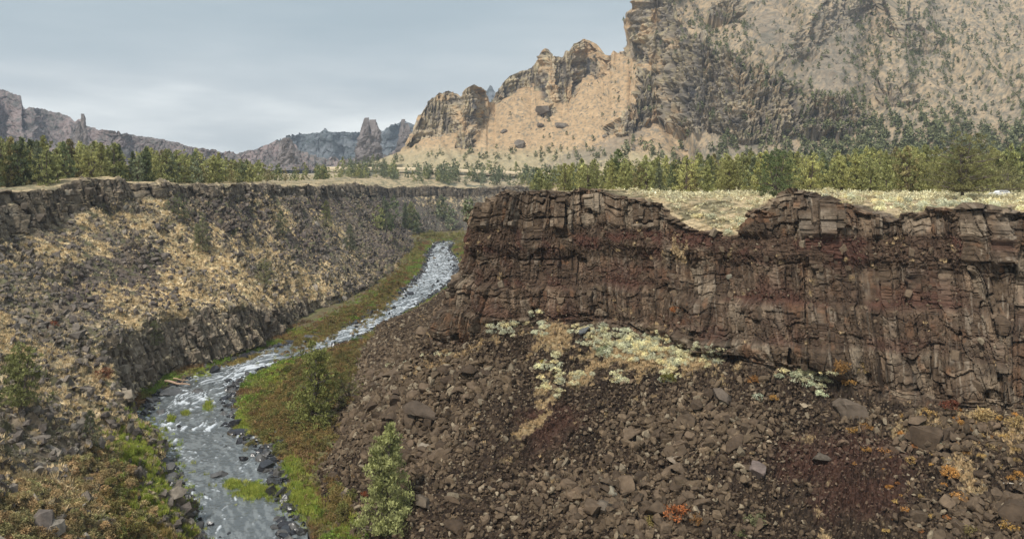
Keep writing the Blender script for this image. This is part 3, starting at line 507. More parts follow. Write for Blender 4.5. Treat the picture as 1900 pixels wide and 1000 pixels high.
def merged(name, protos, pos, size, cols, mat, tilt=1., smooth=False, colmul=None, label=None, kind='stuff', cat=None):
    VV, FF, CC = [], [], []; off = 0; n = len(pos); pid = rng.integers(0, len(protos), n); R3 = rots(n, tilt)
    for k, pr in enumerate(protos):
        m = pid == k; c = int(m.sum())
        if not c: continue
        Q, Fc = pr[0], pr[1]; W_ = np.einsum('nij,vj->nvi', R3[m], Q) * size[m][:, None, None] + pos[m][:, None]
        VV.append(W_.reshape(-1, 3)); FF.append((Fc[None] + off + np.arange(c)[:, None, None] * len(Q)).reshape(-1, Fc.shape[1])); off += c * len(Q)
        cc = np.repeat(cols[m][:, None], len(Q), 1)
        if len(pr) > 2: cc = cc * pr[2][None]
        CC.append(cc.reshape(-1, 3))
    o = add_mesh(name, np.concatenate(VV), np.concatenate(FF), np.concatenate(CC), M_mass if mat is M_leaf else mat, smooth); tag(o, label, cat, None, kind); return o
def scatter(S, wgt, n):
    P_ = S['P']; a = np.linalg.norm(np.gradient(P_, axis=0), axis=-1) * np.linalg.norm(np.gradient(P_, axis=1), axis=-1)
    ok = (S['px'] > -60) & (S['px'] < 1960) & (S['py'] < 1060) & (P_[..., 1] > 20); p = (a * wgt * ok).ravel(); p /= p.sum(); i = rng.choice(p.size, n, p=p)
    return P_.reshape(-1, 3)[i] + rng.normal(0, .08, (n, 3)), S['N'].reshape(-1, 3)[i], i
def rockcols(n, base, alt, light, pl=.12):
    c = mixc(np.zeros((n, 3)) + V(*base), V(*alt), rng.random(n)); k = rng.random(n) < pl; c[k] = c[k] * .3 + V(*light) * .7; return c * rng.uniform(.75, 1.25, (n, 1))
# talus of the right wall
cr = np.clip(blobs(RW['px'], RW['py'], [(750, 790, 150, 170), (1150, 930, 250, 90), (860, 700, 120, 60), (1300, 800, 200, 80), (1820, 960, 140, 70), (1750, 800, 200, 60)]), 0, 1)  # where the big blocks lie
ng = RW['tal'] + .35 * RW['rb']
n = 90000; Pp, Nn_, ii = scatter(RW, ng * (1 - .6 * RW['straw']) * (.5 + cr), n); redv = RW['red'].ravel()[ii]; crv = cr.ravel()[ii]
sz = np.clip(rng.lognormal(-1.66, .42, n), .09, .7) * (.8 + .5 * crv) * (1 - .35 * redv); cc = rockcols(n, (.07, .048, .03), (.145, .103, .065), (.27, .22, .15), .10)
cc = mixc(cc, V(.10, .05, .04), ss(.4, .9, redv + rng.normal(0, .15, n)) * .5)
merged('talus_rubble', PR1, Pp + Nn_ * sz[:, None] * .25, sz, cc, M_rock, label='brown basalt rubble covering the slope below the right cliff')
n = 14000; Pp, Nn_, ii = scatter(RW, (RW['tal'] + .15 * RW['rb']) * (1 - .6 * RW['straw']) * (.25 + 1.3 * cr), n); redv = RW['red'].ravel()[ii]; crv = cr.ravel()[ii]
sz = np.clip(rng.lognormal(-.85, .36, n), .28, 1.7) * (.78 + 1.1 * crv) * (1 - .4 * redv); sz *= np.where(RW['Z'].ravel()[ii] > 2.9, .55, 1.)
cc = rockcols(n, (.078, .055, .035), (.16, .115, .073), (.28, .23, .16), .12); cc = mixc(cc, V(.10, .055, .043), ss(.4, .9, redv) * .4)
app = sz / Pp[:, 1]; order = np.argsort(-app); vis = (RW['px'].ravel()[ii] > 0) & (RW['px'].ravel()[ii] < 1900) & (RW['py'].ravel()[ii] < 1000)
order = [k for k in order if vis[k]]; top = np.array(order[:250]); rest = np.setdiff1d(np.arange(n), top)
merged('talus_blocks', PR2, (Pp + Nn_ * sz[:, None] * .15)[rest], sz[rest], cc[rest], M_rock, label='brown basalt blocks strewn over the slope below the right cliff')
RM = [add_mesh('boulder', Q, Fc, rockcols(1, *t)[0][None], M_rock, link=False) for k, (Q, Fc) in enumerate(PR3 * 3) for t in [((.068, .047, .031), (.14, .10, .066), (.22, .18, .125))]]
def place(me_, name, loc, size, label, cat, group=None, rot=None, squash=(1, 1, 1)):
    o = bpy.data.objects.new(name, me_); col.objects.link(o); o.location = loc; o.rotation_euler = rot or (random.uniform(-.5, .5), random.uniform(-.5, .5), random.uniform(0, 6.28))
    o.scale = (size * squash[0], size * squash[1], size * squash[2]); return tag(o, label, cat, group)
for k in top:
    x, y = RW['px'].ravel()[ii[k]], RW['py'].ravel()[ii[k]]
    where = 'by the river bank' if x < 720 else 'near the bottom edge' if y > 900 else 'under the cliff foot on the right' if x > 1450 and y < 820 else 'beside the pale sage patch' if y < 740 else 'on the middle of the slope'
    place(RM[rng.integers(len(RM))], 'boulder', Pp[k] + Nn_[k] * sz[k] * .15, sz[k], 'angular brown basalt boulder in the talus ' + where, 'boulder', 'boulders in the talus ' + where)
def one_rock(px_, py_, wpx, c, label, mat=None, squash=(1, 1, 1), seed=0, rot=None, up=.2, name='boulder'):
    p = hit(px_, py_); s_ = wpx * p[1] / F / 2; Q, Fc = PR3[seed % 8]; p = p + V(0, -.3, 1) * s_ * up
    me = add_mesh(name, Q, Fc, V(*c)[None], mat or M_rock, link=False); return place(me, name, p, s_, label, 'boulder', None, rot, squash)
one_rock(1572, 765, 78, (.13, .10, .075), 'largest brown boulder at the cliff foot, a tilted slab right of the sage', squash=(1.1, .8, .9), seed=1, rot=(.3, .5, 0))
one_rock(1118, 945, 52, (.13, .105, .08), 'broad rounded brown boulder left of the orange bush near the bottom edge', seed=2)
one_rock(1131, 912, 34, (.27, .24, .18), 'pale grey wedge boulder right above the broad brown boulder', seed=3)
one_rock(1405, 873, 42, (.16, .125, .11), 'purplish grey flat-topped boulder on the lower right talus', seed=4)
one_rock(1253, 855, 30, (.24, .19, .14), 'light tan boulder in the middle of the talus', seed=5)
one_rock(1340, 740, 46, (.14, .11, .085), 'rounded boulder propped over a dark hollow below the sage', seed=6)
one_rock(790, 768, 58, (.10, .075, .055), 'big dark brown boulder with a ridge, above the pointed juniper', seed=7)
one_rock(785, 830, 30, (.26, .22, .17), 'pale squared boulder right of the pointed juniper top', seed=0)
one_rock(785, 930, 46, (.12, .095, .07), 'flat slab right of the foot of the pointed juniper', seed=1, squash=(1.2, 1, .6))
one_rock(1082, 617, 30, (.11, .115, .12), 'blue-grey slab leaning at the foot of the cliff', seed=2, squash=(1.2, .7, .6), rot=(.2, -.5, .2))
one_rock(1098, 379, 13, (.75, .75, .72), 'small white rock on the rim of the right cliff', seed=3, squash=(1, .8, .9), up=.6)
one_rock(1352, 516, 15, (.22, .20, .15), 'pale lichened block on the ledge below the grassy notch', seed=4, up=.6)
one_rock(1520, 852, 36, (.11, .09, .07), 'dark blocky boulder in the red rubble at lower right', seed=5)
one_rock(640, 920, 40, (.09, .07, .055), 'dark boulder among green bushes at the talus toe', seed=6)
# wet rocks along and in the river
WR = [add_mesh('river_rock', Q, Fc, V(*c)[None], M_wet, link=False) for (Q, Fc) in PR3 for c in ((.022, .022, .026), (.045, .043, .043), (.09, .085, .08))]
riv = [(447, 820, 30, 'black rock alone in the water left of the brown bank'), (470, 843, 20, 'small grey rock in the water below the lone black rock'), (489, 870, 40, 'big black wet boulder beside the bright green grass spit'), (410, 880, 42, 'low grey flat rock at the tip of the grass spit'),
       (517, 828, 42, 'large dark brown boulder on the right bank above the grass spit'), (556, 836, 26, 'black boulder right of the large brown bank boulder'), (578, 864, 34, 'black boulder behind the yellow grass tuft'), (563, 985, 30, 'black upright rock at the bottom edge of the river'),
       (524, 975, 34, 'dark double rock at the bottom edge left of the upright one'), (594, 968, 26, 'grey slab rock at the right bank near the bottom'), (388, 972, 18, 'small dark rock in mid river near the bottom'), (530, 992, 36, 'pale grey flat rock at the bottom edge'), (320, 728, 46, 'large pale grey slab under the cliff by the driftwood'),
       (365, 727, 30, 'grey wet slab right of the large pale slab'), (280, 742, 30, 'black boulder at the foot of the columns left of the slab'), (421, 706, 20, 'black square rock in the rapids'), (287, 800, 22, 'dark rock at the left edge of the wide pool'), (235, 765, 24, 'rounded black boulder under the column cliff'), (455, 665, 22, 'dark rock in the upper rapids left side'), (612, 660, 18, 'dark pointed rock on the far grass bank'),
       (505, 632, 18, 'black boulder at the base of the far columns'), (520, 630, 16, 'second black boulder at the base of the far columns'), (583, 628, 30, 'grey flat rock where the river narrows'), (430, 668, 26, 'black rock pile at the column foot'), (330, 915, 30, 'half sunk brown slab in the lower pool'), (345, 965, 34, 'grey rock at the left bank near the bottom'), (618, 848, 40, 'dark boulder on the right bank where the talus begins'), (560, 882, 24, 'black rock between the two halves of the grass spit'), (600, 905, 30, 'dark rock at the root of the grass spit'), (585, 938, 34, 'low dark slab under the end of the grass spit'), (628, 968, 34, 'dark grey boulder at the right bank beside the bottom edge'), (505, 812, 26, 'brown boulder half buried in the autumn grass'), (250, 752, 30, 'black block fallen from the columns'), (300, 765, 24, 'black rock in the shallows below the pale slab'), (395, 690, 26, 'dark rock beside the small green island by the columns'), (345, 690, 26, 'black boulder behind the driftwood'), (760, 545, 20, 'dark boulder at the left edge of the far rapids'), (800, 470, 16, 'dark stone in the farthest visible rapids')]
for k, (x, y, wp, lb) in enumerate(riv):
    pale = ('pale' in lb or 'grey' in lb) * 1; p = onz(x, y, .1); s_ = wp * p[1] / F / 2
    place(WR[(k % 8) * 3 + (2 if pale else k % 2)], 'river_rock', p, s_, lb, 'rock', squash=(1, 1, .55 if 'slab' in lb or 'flat' in lb or 'low' in lb else 1))
ns = len(sV); m_ = 4600; a = rng.integers(0, ns, m_); Gr = G if len(G) == ns else G
G2, s2 = resample([[V(*a_, 0), V(*b_, 0)] for a_, b_ in RV], .5); a = rng.integers(0, len(G2), m_); e_ = rng.random(m_); q = np.where(rng.random(m_) < .8, np.where(rng.random(m_) < .5, rng.normal(.01, .08, m_), rng.normal(1.0, .08, m_)), e_)
fg = ss(260, 420, G2[a, 0, 1]); keep_ = (q < .12) | (q > .88) | (rng.random(m_) < .15 + .5 * fg); a, q = a[keep_], q[keep_]
rp_ = G2[a, 0] * (1 - q[:, None]) + G2[a, 1] * q[:, None]; rs = np.clip(rng.lognormal(-.45, .5, len(rp_)), .2, 2.0); mid_ = (q > .15) & (q < .85); rs[mid_] *= .8; rs[~mid_] *= 1.15; rp_[:, 2] = -.05
rx, ry = proj(rp_); ap = rs / rp_[:, 1] * ((ry < 1000) & (rx > 0)); od = np.argsort(-ap); tp = od[:250]; rs_ = od[180:]
merged('river_cobbles', PR2, rp_[rs_], rs[rs_], np.where(rng.random((len(rs_), 1)) < .75, V(.025, .025, .028), V(.08, .075, .07)), M_wet, label='dark wet stones along both edges of the river')
for k in tp:
    wh = 'standing in the water' if mid_[k] else 'along the left water edge' if q[k] < .5 else 'along the right water edge'
    dist = 'near the camera' if rp_[k, 1] < 200 else 'at the middle bend' if rp_[k, 1] < 320 else 'in the far rapids'
    place(WR[rng.integers(len(WR))], 'river_rock', rp_[k], rs[k], 'dark wet rock ' + wh + ' ' + dist, 'rock', 'dark wet rocks ' + wh + ' ' + dist)
# blocks standing out of the cliff face and lying on its ledges
def block_proto(seed):
    Q, Fc = PR2[0][0] * 0, PR2[0][1]; import bmesh; r = random.Random(seed); bm = bmesh.new(); bmesh.ops.create_icosphere(bm, subdivisions=2, radius=1); Q = np.array([v.co[:] for v in bm.verts]); bm.free()
    for ax in range(3):
        for s_ in (-1, 1):
            n_ = V(*(r.gauss(0, .16) for _ in range(3))); n_[ax] += s_; n_ /= np.linalg.norm(n_); h_ = Q @ n_; Q = Q - np.maximum(h_ - r.uniform(.42, .62), 0)[:, None] * n_
    return Q * V(r.uniform(.9, 1.3), r.uniform(.9, 1.2), r.uniform(.8, 1.6)) * 1.25, Fc
BP = [block_proto(300 + k) for k in range(12)]
cz = ss(3.0, 3.06, RW['Z']) * (1 - ss(3.96, 4.02, RW['Z'])); n = 300; Pp, Nn_, ii = scatter(RW, cz * (RW['P'][..., 1] < 240), n); sz = np.clip(rng.lognormal(-1.0, .4, n), .2, .9)
cc = rockcols(n, (.10, .07, .046), (.17, .122, .08), (.25, .20, .14), .08); merged('cliff_blocks', BP, Pp + Nn_ * sz[:, None] * .02, sz, cc, M_rock, tilt=.10, label='jointed basalt blocks standing out of the right cliff face')
cz = ss(4.1, 4.2, LW['Z']) * (1 - ss(4.9, 5, LW['Z'])) + 1.3 * LW['cl'] * (LW['Z'] < 3) ; n = 900; Pp, Nn_, ii = scatter(LW, cz / (1 + (LW['P'][..., 1] / 350) ** 2), n); sz = np.clip(rng.lognormal(-.5, .5, n), .3, 2.)
cc = rockcols(n, (.13, .105, .08), (.24, .195, .145), (.34, .29, .22), .15); merged('column_blocks', BP, Pp + Nn_ * sz[:, None] * .02, sz, cc, M_rock, tilt=.10, label='grey jointed basalt blocks standing out of the left cliffs')
# rocks on the left slope
n = 17000; Pp, Nn_, ii = scatter(LW, LW['slope'] * (1 - .7 * LW['brush']) * (1 - .45 * LW['gm']) / (1 + (LW['P'][..., 1] / 420) ** 2) , n); sz = np.clip(rng.lognormal(-.75, .45, n), .2, 1.8)
cc = rockcols(n, (.11, .092, .08), (.17, .145, .12), (.30, .26, .21), .16); cc = mixc(cc, V(.095, .072, .068), LW['dark'].ravel()[ii] * .6)
merged('slope_rubble', PR1, Pp + Nn_ * sz[:, None] * .2, sz, cc, M_rock, label='grey brown rubble scattered over the left canyon slope')

# ------------------------------------------------------------------ grass, sage, brush
def tuft(seed, nb, spread, h, wd, lean=.5):
    r = np.random.default_rng(seed); a = r.random(nb) * 6.283; q = np.sqrt(r.random(nb)) * spread; b = np.stack([np.cos(a) * q, np.sin(a) * q, np.full(nb, -.05)], -1)
    a2 = a + r.normal(0, .6, nb); hh = h * r.uniform(.6, 1.1, nb); tip = b + np.stack([np.cos(a2) * lean * hh * r.random(nb), np.sin(a2) * lean * hh * r.random(nb), hh], -1)
    p = r.random(nb) * 6.283; s = np.stack([np.cos(p), np.sin(p), p * 0], -1) * wd; Q = np.stack([b - s, b + s, tip], 1).reshape(-1, 3)
    cm = np.repeat(r.uniform(.7, 1.3, nb), 3)[:, None] * np.ones(3); return Q, np.arange(3 * nb).reshape(-1, 3), cm
def bush(seed, ncl, nl, ls, dome=1., zlo=.15):                # leaf clumps spread through a dome of radius 1
    r = np.random.default_rng(seed); Q = []; cm = []
    for k in range(ncl):
        d = r.normal(size=3); d[2] = abs(d[2]) * dome + zlo; d /= np.linalg.norm(d); c = d * r.uniform(.55, .95) * V(1, 1, .85); cs = r.uniform(.16, .30); br = r.uniform(.65, 1.35)
        v = r.normal(size=(nl, 3)); v /= np.linalg.norm(v, axis=1, keepdims=True); p = c + v * cs * r.uniform(.4, 1, (nl, 1)); t1 = r.normal(size=(nl, 3)) * ls; t2 = r.normal(size=(nl, 3)) * ls
        Q.append(np.stack([p, p + t1, p + t2], 1).reshape(-1, 3)); cm.append(np.repeat(br * r.uniform(.8, 1.2, nl), 3))
    Q = np.concatenate(Q); return Q, np.arange(len(Q)).reshape(-1, 3), np.concatenate(cm)[:, None] * np.ones(3)
TU = [tuft(k, 16, .45, 1., .09) for k in range(6)]; RE = [tuft(20 + k, 34, .6, 1., .05, .45) for k in range(6)]; BU = [bush(40 + k, 9, 9, .13) for k in range(6)]; BL = [bush(60 + k, 26, 22, .085) for k in range(6)]
def ccol(n, a, b, v=.2): return mixc(np.zeros((n, 3)) + V(*a), V(*b), rng.random(n)) * rng.uniform(1 - v, 1 + v, (n, 1))
n = 20000; Pp, Nn_, ii = scatter(LW, (LW['gm'] + .06) * LW['slope'] / (1 + (LW['P'][..., 1] / 420) ** 2), n)
merged('dry_grass', TU, Pp, rng.uniform(.45, 1.0, n), ccol(n, (.80, .63, .38), (.60, .46, .26)), M_leaf, tilt=.12, label='straw coloured bunchgrass on the left canyon slope')
n = 8000; Pp, Nn_, ii = scatter(LW, LW['slope'] * (1 - LW['dark']) / (1 + (LW['P'][..., 1] / 420) ** 2), n)
merged('low_brush', BU, Pp, rng.uniform(.4, 1.0, n), ccol(n, (.20, .18, .12), (.13, .12, .075)), M_leaf, tilt=.2, label='low grey brown shrubs dotting the left canyon slope')
n = 2600; Pp, Nn_, ii = scatter(LW, ss(.2, .7, LW['brush']) * LW['slope'], n)
merged('brown_brush', BL, Pp, rng.uniform(.5, 1.1, n), ccol(n, (.42, .27, .14), (.28, .27, .12), .4), M_leaf, tilt=.2, label='rust brown brush filling the bottom left corner')
n = 4500; Pp, Nn_, ii = scatter(RW, RW['straw'] ** 1.2, n)
merged('straw_grass', TU, Pp, rng.uniform(.3, .65, n), ccol(n, (.58, .42, .24), (.48, .34, .18)), M_leaf, tilt=.12, label='straw coloured grass in patches on the right talus')
n = 6000; Pp, Nn_, ii = scatter(RW, ss(4.25, 4.6, RW['Z']) * (RW['P'][..., 1] < 330), n)
merged('rim_grass', TU, Pp, rng.uniform(.3, .6, n), ccol(n, (.62, .50, .30), (.48, .40, .22)), M_leaf, tilt=.12, label='pale dry grass between the sagebrush on the right rim')
n = 3500; Pp, Nn_, ii = scatter(LW, ss(5.0, 5.2, LW['Z']) / (1 + (LW['P'][..., 1] / 350) ** 2), n)
merged('plateau_grass', TU, Pp, rng.uniform(.4, .8, n), ccol(n, (.55, .43, .26), (.34, .28, .17)), M_leaf, tilt=.12, label='dry grass along the left rim under the junipers')
# riverside plants
def in_veg(n, boxes):
    o = []
    for (cx, cy, rx_, ry_, ang, frac) in boxes:
        m = int(n * frac); r = np.abs(rng.normal(0, .55, m)); a = rng.random(m) * 6.283; u_, v_ = r * np.cos(a) * rx_, r * np.sin(a) * ry_; c, s = math.cos(R_(ang)), math.sin(R_(ang))
        o.append(np.stack([cx + u_ * c - v_ * s, cy + u_ * s + v_ * c], -1))
    return np.concatenate(o)
def veg(name, protos, boxes, n, s0, s1, ca, cb, label, zmin=-.15, tilt=.12, v=.2):
    q = in_veg(n, boxes); q = q[(q[:, 1] > 425)]; Pz = hits(q[:, 0], q[:, 1]); zf = zfloor(Pz[:, 0], Pz[:, 1]); kk = (Pz[:, 2] < 3) | (q[:, 0] < 420); q, Pz, zf = q[kk], Pz[kk], zf[kk]; Pz[:, 2] = np.where(Pz[:, 2] < 2.2, np.maximum(zf, zmin), Pz[:, 2])
    merged(name, protos, Pz, rng.uniform(s0, s1, len(Pz)), ccol(len(Pz), ca, cb, v), M_leaf, tilt=tilt, label=label)
veg('green_reeds', RE, [(250, 835, 50, 60, 20, .5), (275, 930, 60, 70, 10, .7), (475, 905, 36, 16, 0, .08), (432, 893, 17, 8, 0, .03), (560, 925, 45, 30, 30, .12), (545, 865, 26, 18, 20, .04), (505, 700, 50, 22, -40, .10), (450, 780, 16, 24, 0, .05), (555, 620, 26, 10, -10, .03), (375, 690, 18, 8, -10, .02), (345, 762, 8, 4, 0, .006), (386, 748, 8, 12, 0, .01), (318, 772, 9, 4, 0, .006), (650, 980, 25, 20, 0, .03), (340, 985, 40, 20, 20, .05)], 8500, .45, 1.05, (.20, .29, .045), (.42, .41, .09), 'bright green and yellow reeds at the water edge', v=.3)
veg('autumn_reeds', RE, [(620, 603, 80, 14, -32, .4), (715, 548, 60, 18, -48, .4), (560, 625, 40, 8, -10, .1), (450, 665, 60, 5, -18, .05), (500, 760, 50, 55, 0, .25), (600, 680, 50, 25, -30, .15), (300, 985, 60, 18, 20, .1), (625, 930, 24, 45, 0, .1)], 4600, .5, 1.3, (.32, .21, .08), (.24, .22, .07), 'yellow brown grass and reeds on the river banks', v=.3)
veg('riverside_shrubs', BL, [(640, 588, 70, 12, -30, .16), (740, 520, 50, 20, -55, .18), (500, 780, 40, 40, 0, .14), (620, 690, 36, 24, -30, .18), (210, 930, 40, 60, 10, .14), (780, 460, 20, 18, -60, .05), (240, 985, 60, 20, 0, .1), (560, 730, 60, 60, -30, .6), (640, 670, 40, 30, -30, .2), (560, 800, 60, 50, 0, .3), (640, 900, 30, 60, 0, .2), (600, 720, 40, 60, 0, .2), (620, 600, 80, 14, -32, .3), (715, 545, 60, 16, -48, .3), (775, 470, 18, 34, 10, .1)], 1500, .8, 1.6, (.24, .15, .06), (.15, .16, .05), 'olive and rust shrubs along the river', tilt=.2, v=.3)
veg('far_meadow', RE, [(865, 450, 40, 22, 30, .6), (800, 437, 40, 8, 0, .25), (770, 470, 15, 22, 0, .15)], 1600, 1.2, 2.4, (.20, .21, .06), (.30, .24, .09), 'green meadow of reeds where the river disappears', v=.25)
fd = rd.ravel(); fx_, fy_ = pxf.ravel(), pyf.ravel(); okf = (fd > .4) & (fd < 15) & (fy_ > 425) & (fy_ < 1020) & (fx_ > 100) & (fx_ < 900)
cand = np.flatnonzero(okf); wv = 1 / (1 + (fd[cand] / 9) ** 4) * np.where(Y.ravel()[cand] > 330, 1.0, .75); cand = rng.choice(cand, 12000, p=wv / wv.sum()); Pv = np.stack([X.ravel()[cand], Y.ravel()[cand], Z.ravel()[cand]], -1) + rng.normal(0, .25, (12000, 3)) * V(1, 1, 0)
cn = fbm(Pv[:, :2] / 7, 3, 900) + .35 * (1 - ss(1, 5, fd[cand])) ; cv = mixc(mixc(np.zeros((12000, 3)) + V(.26, .16, .075), V(.27, .25, .08), ss(-.2, .1, cn)), V(.20, .29, .05), ss(.15, .45, cn)) * rng.uniform(.7, 1.3, (12000, 1))
merged('bank_grass', RE, Pv[:8500], rng.uniform(.5, 1.2, 8500), cv[:8500], M_leaf, tilt=.12, label='mixed green and rust grass growing all along the river banks')
merged('bank_bushes', BU, Pv[8500:], rng.uniform(.6, 1.5, 3500), cv[8500:] * .85, M_leaf, tilt=.2, label='low bushes growing all along the river banks')
# sagebrush: things one by one, then the mass
SG = []
for k in range(6):
    for c in ((.72, .68, .44), (.78, .68, .40), (.58, .58, .42)):
        Q, Fc, cm = BL[k]; SG.append(add_mesh('sagebrush', Q, Fc, cm * V(*c), M_leaf, link=False))
def sage(p, s_, label, group=None, me=None, name='sagebrush', cat='bush'):
    o = bpy.data.objects.new(name, me or SG[rng.integers(len(SG))]); col.objects.link(o); o.location = p; o.rotation_euler = (0, 0, random.uniform(0, 6.28)); o.scale = (s_, s_, s_ * random.uniform(.75, 1.)); return tag(o, label, cat, group)
wz = ss(4.3, 4.8, RW['Z']) * (RW['P'][..., 1] < 300) * (RW['px'] > 1150); wz = wz + .5 * RW['td'] * ss(4.1, 4.4, RW['Z']) * (RW['px'] > 1230) * (RW['P'][..., 1] < 300)
n = 5200; Pp, Nn_, ii = scatter(RW, wz, n); sz = rng.uniform(.55, 1.35, n); x = RW['px'].ravel()[ii]; y = RW['py'].ravel()[ii]
od = np.argsort(-(sz / Pp[:, 1] * ((x > 0) & (x < 1900)))); 
for k in od[:70]:
    wh = 'in the grassy notch of the right rim' if x[k] < 1400 else 'on the tableland behind the rounded cliff top' if x[k] < 1650 else 'on the tableland at the right edge'
    sage(Pp[k], sz[k], 'pale green sagebrush ' + wh, 'sagebrush ' + wh)
r_ = od[70:]; merged('sagebrush_cover', BU, Pp[r_], sz[r_], ccol(len(r_), (.78, .69, .42), (.55, .52, .35), .3), M_leaf, tilt=.15, label='pale sagebrush covering the right tableland')
OR_ = [add_mesh('shrub', BL[k][0], BL[k][1], BL[k][2] * V(*c), M_leaf, link=False) for k, c in enumerate([(.50, .27, .08), (.45, .22, .06), (.52, .36, .13), (.42, .29, .12), (.55, .33, .10), (.35, .16, .06)])]
spots = [(1180, 640, 90, 30), (1260, 660, 90, 26), (1020, 700, 24, 44), (1100, 620, 40, 24), (1500, 700, 60, 16), (960, 610, 60, 16), (1130, 630, 40, 30), (1200, 650, 60, 26), (1300, 665, 55, 20), (1030, 715, 14, 30), (1080, 705, 25, 14), (1140, 700, 25, 14), (990, 585, 22, 8), (1010, 612, 16, 12), (820, 660, 45, 7), (740, 680, 20, 10), (1240, 700, 30, 12), (1120, 640, 16, 30), (910, 610, 12, 10)]
TS = []
for (cx2, cy2, rx2, ry2) in spots:
    for k in range(max(5, int(rx2 * ry2 / 48))):
        a = random.random() * 6.28; r = math.sqrt(random.random()); p = hit(cx2 + math.cos(a) * rx2 * r, cy2 + math.sin(a) * ry2 * r, 5)
        wh = 'in the big sage patch under the cliff' if cx2 > 1100 else 'on the left part of the right talus' if cx2 > 900 else 'on the talus edge above the river'
        TS.append((p, random.uniform(.6, 1.25), wh))
TS.sort(key=lambda a: -a[1] / a[0][1])
for p, s_, wh in TS[:205]: sage(p, s_, 'silvery sagebrush ' + wh, 'sagebrush ' + wh)
m_r = TS[205:]; merged('talus_sagebrush', BL, np.array([a[0] for a in m_r]), np.array([a[1] for a in m_r]), ccol(len(m_r), (.74, .68, .44), (.55, .56, .42)), M_leaf, tilt=.1, label='smaller pale sagebrush filling the patches on the right talus')
for k in range(60):                                           # gold and orange shrubs of the lower right
    p = hit(random.uniform(1640, 1900), random.uniform(750, 1000), 5); sage(p, random.uniform(.3, .8), 'gold or orange shrub among the rocks of the lower right corner', 'gold and orange shrubs at lower right', OR_[k % 6], 'shrub')
def cbush(px_, py_, wpx, c, label, cat='bush', name='shrub', kind=None, flat=1.):
    p = hit(px_, py_, 5); Q, Fc, cm = BL[(int(px_) * 7) % 6]; me = add_mesh(name, Q, Fc, cm * V(*c), M_leaf, link=False); s_ = wpx * p[1] / F / 2
    return sage(p, s_, label, None, me, name, cat)
for a in [(1500, 715, 26, (.56, .60, .42), 'bright silver sagebrush left of the largest boulder'), (1525, 735, 28, (.60, .63, .42), 'bright pale sagebrush touching the largest boulder'), (1475, 700, 30, (.52, .54, .36), 'silver sagebrush at the top of the right-hand trio'), (1445, 700, 24, (.5, .52, .36), 'small silver sagebrush left of the trio'),
          (1743, 824, 24, (.55, .60, .40), 'lone silver sagebrush on the dark talus at right'), (1408, 738, 28, (.5, .52, .38), 'silver sagebrush beside an orange shrub'), (1402, 708, 30, (.40, .20, .07), 'orange shrub above the silver sagebrush'), (1435, 742, 22, (.42, .24, .07), 'small orange shrub below the right sage group'),
          (1242, 708, 40, (.20, .19, .05), 'olive green shrub under the big sage patch'), (1007, 672, 18, (.38, .30, .08), 'small yellow shrub on the brown talus'), (1255, 958, 62, (.30, .11, .04), 'red orange shrub at the bottom edge'), (1215, 975, 46, (.30, .24, .08), 'yellow olive shrub left of the red one'),
          (1290, 968, 34, (.33, .17, .06), 'tan orange shrub right of the red one'), (1400, 965, 46, (.14, .14, .07), 'grey green grassy shrub near the bottom edge'), (1560, 690, 46, (.36, .20, .07), 'orange brown shrub at the cliff foot'), (1600, 690, 40, (.28, .20, .09), 'tan shrub against the cliff right of the orange one'),
          (1575, 712, 34, (.42, .24, .08), 'bright orange shrub just above the largest boulder'), (1610, 795, 28, (.45, .24, .08), 'orange shrub right below the largest boulder'), (1580, 800, 26, (.38, .22, .07), 'orange brown shrub under the largest boulder'), (1605, 835, 24, (.45, .25, .08), 'round orange shrub on the dark rubble'),
          (1585, 862, 14, (.50, .27, .10), 'tiny orange shrub lowest of its row'), (1640, 840, 26, (.42, .22, .09), 'orange shrub right of the round one'), (1690, 855, 26, (.45, .30, .12), 'tan orange shrub above the red gravel'), (1765, 757, 40, (.20, .07, .04), 'dark red shrub at the foot of the right cliff'),
          (1720, 770, 40, (.42, .27, .10), 'golden shrub left of the dark red one'), (1830, 775, 60, (.46, .33, .15), 'wide golden shrub below the right cliff'), (1885, 790, 46, (.48, .34, .15), 'golden shrub at the right edge'), (1765, 880, 40, (.44, .23, .07), 'large orange shrub right of the red gravel'),
          (1780, 925, 36, (.42, .22, .07), 'orange shrub below the large one'), (1880, 975, 40, (.46, .28, .08), 'orange shrub in the bottom right corner'), (1790, 985, 46, (.30, .24, .10), 'tan shrub at the bottom right'), (1845, 830, 40, (.33, .24, .12), 'straw brown shrub under the wide golden one'),
          (1120, 655, 40, (.22, .25, .14), 'tall green shrub at the left end of the sage patch'), (1375, 990, 30, (.16, .17, .07), 'olive shrub on the bottom edge'), (1255, 578, 26, (.35, .14, .05), 'rust shrub on the cliff ledge'), (780, 770, 30, (.12, .11, .05), 'moss olive shrub on the big dark boulder'),
          (680, 918, 22, (.36, .12, .05), 'small red orange shrub left of the pointed juniper'), (95, 606, 34, (.28, .10, .05), 'red brown shrub high on the left slope'), (190, 700, 44, (.28, .13, .07), 'rust shrub on the pale grassy ledge at left'), (655, 745, 34, (.32, .15, .08), 'pinkish rust shrub between the river trees and the talus'),
          (660, 632, 22, (.10, .16, .04), 'small bright green bush at the river narrows'), (600, 655, 22, (.13, .18, .05), 'green bush on the bank below the narrows'), (700, 720, 30, (.33, .30, .22), 'grey sagebrush on the talus edge'), (170, 660, 26, (.26, .24, .12), 'olive shrub above the grassy ledge')]:
    cbush(*a)

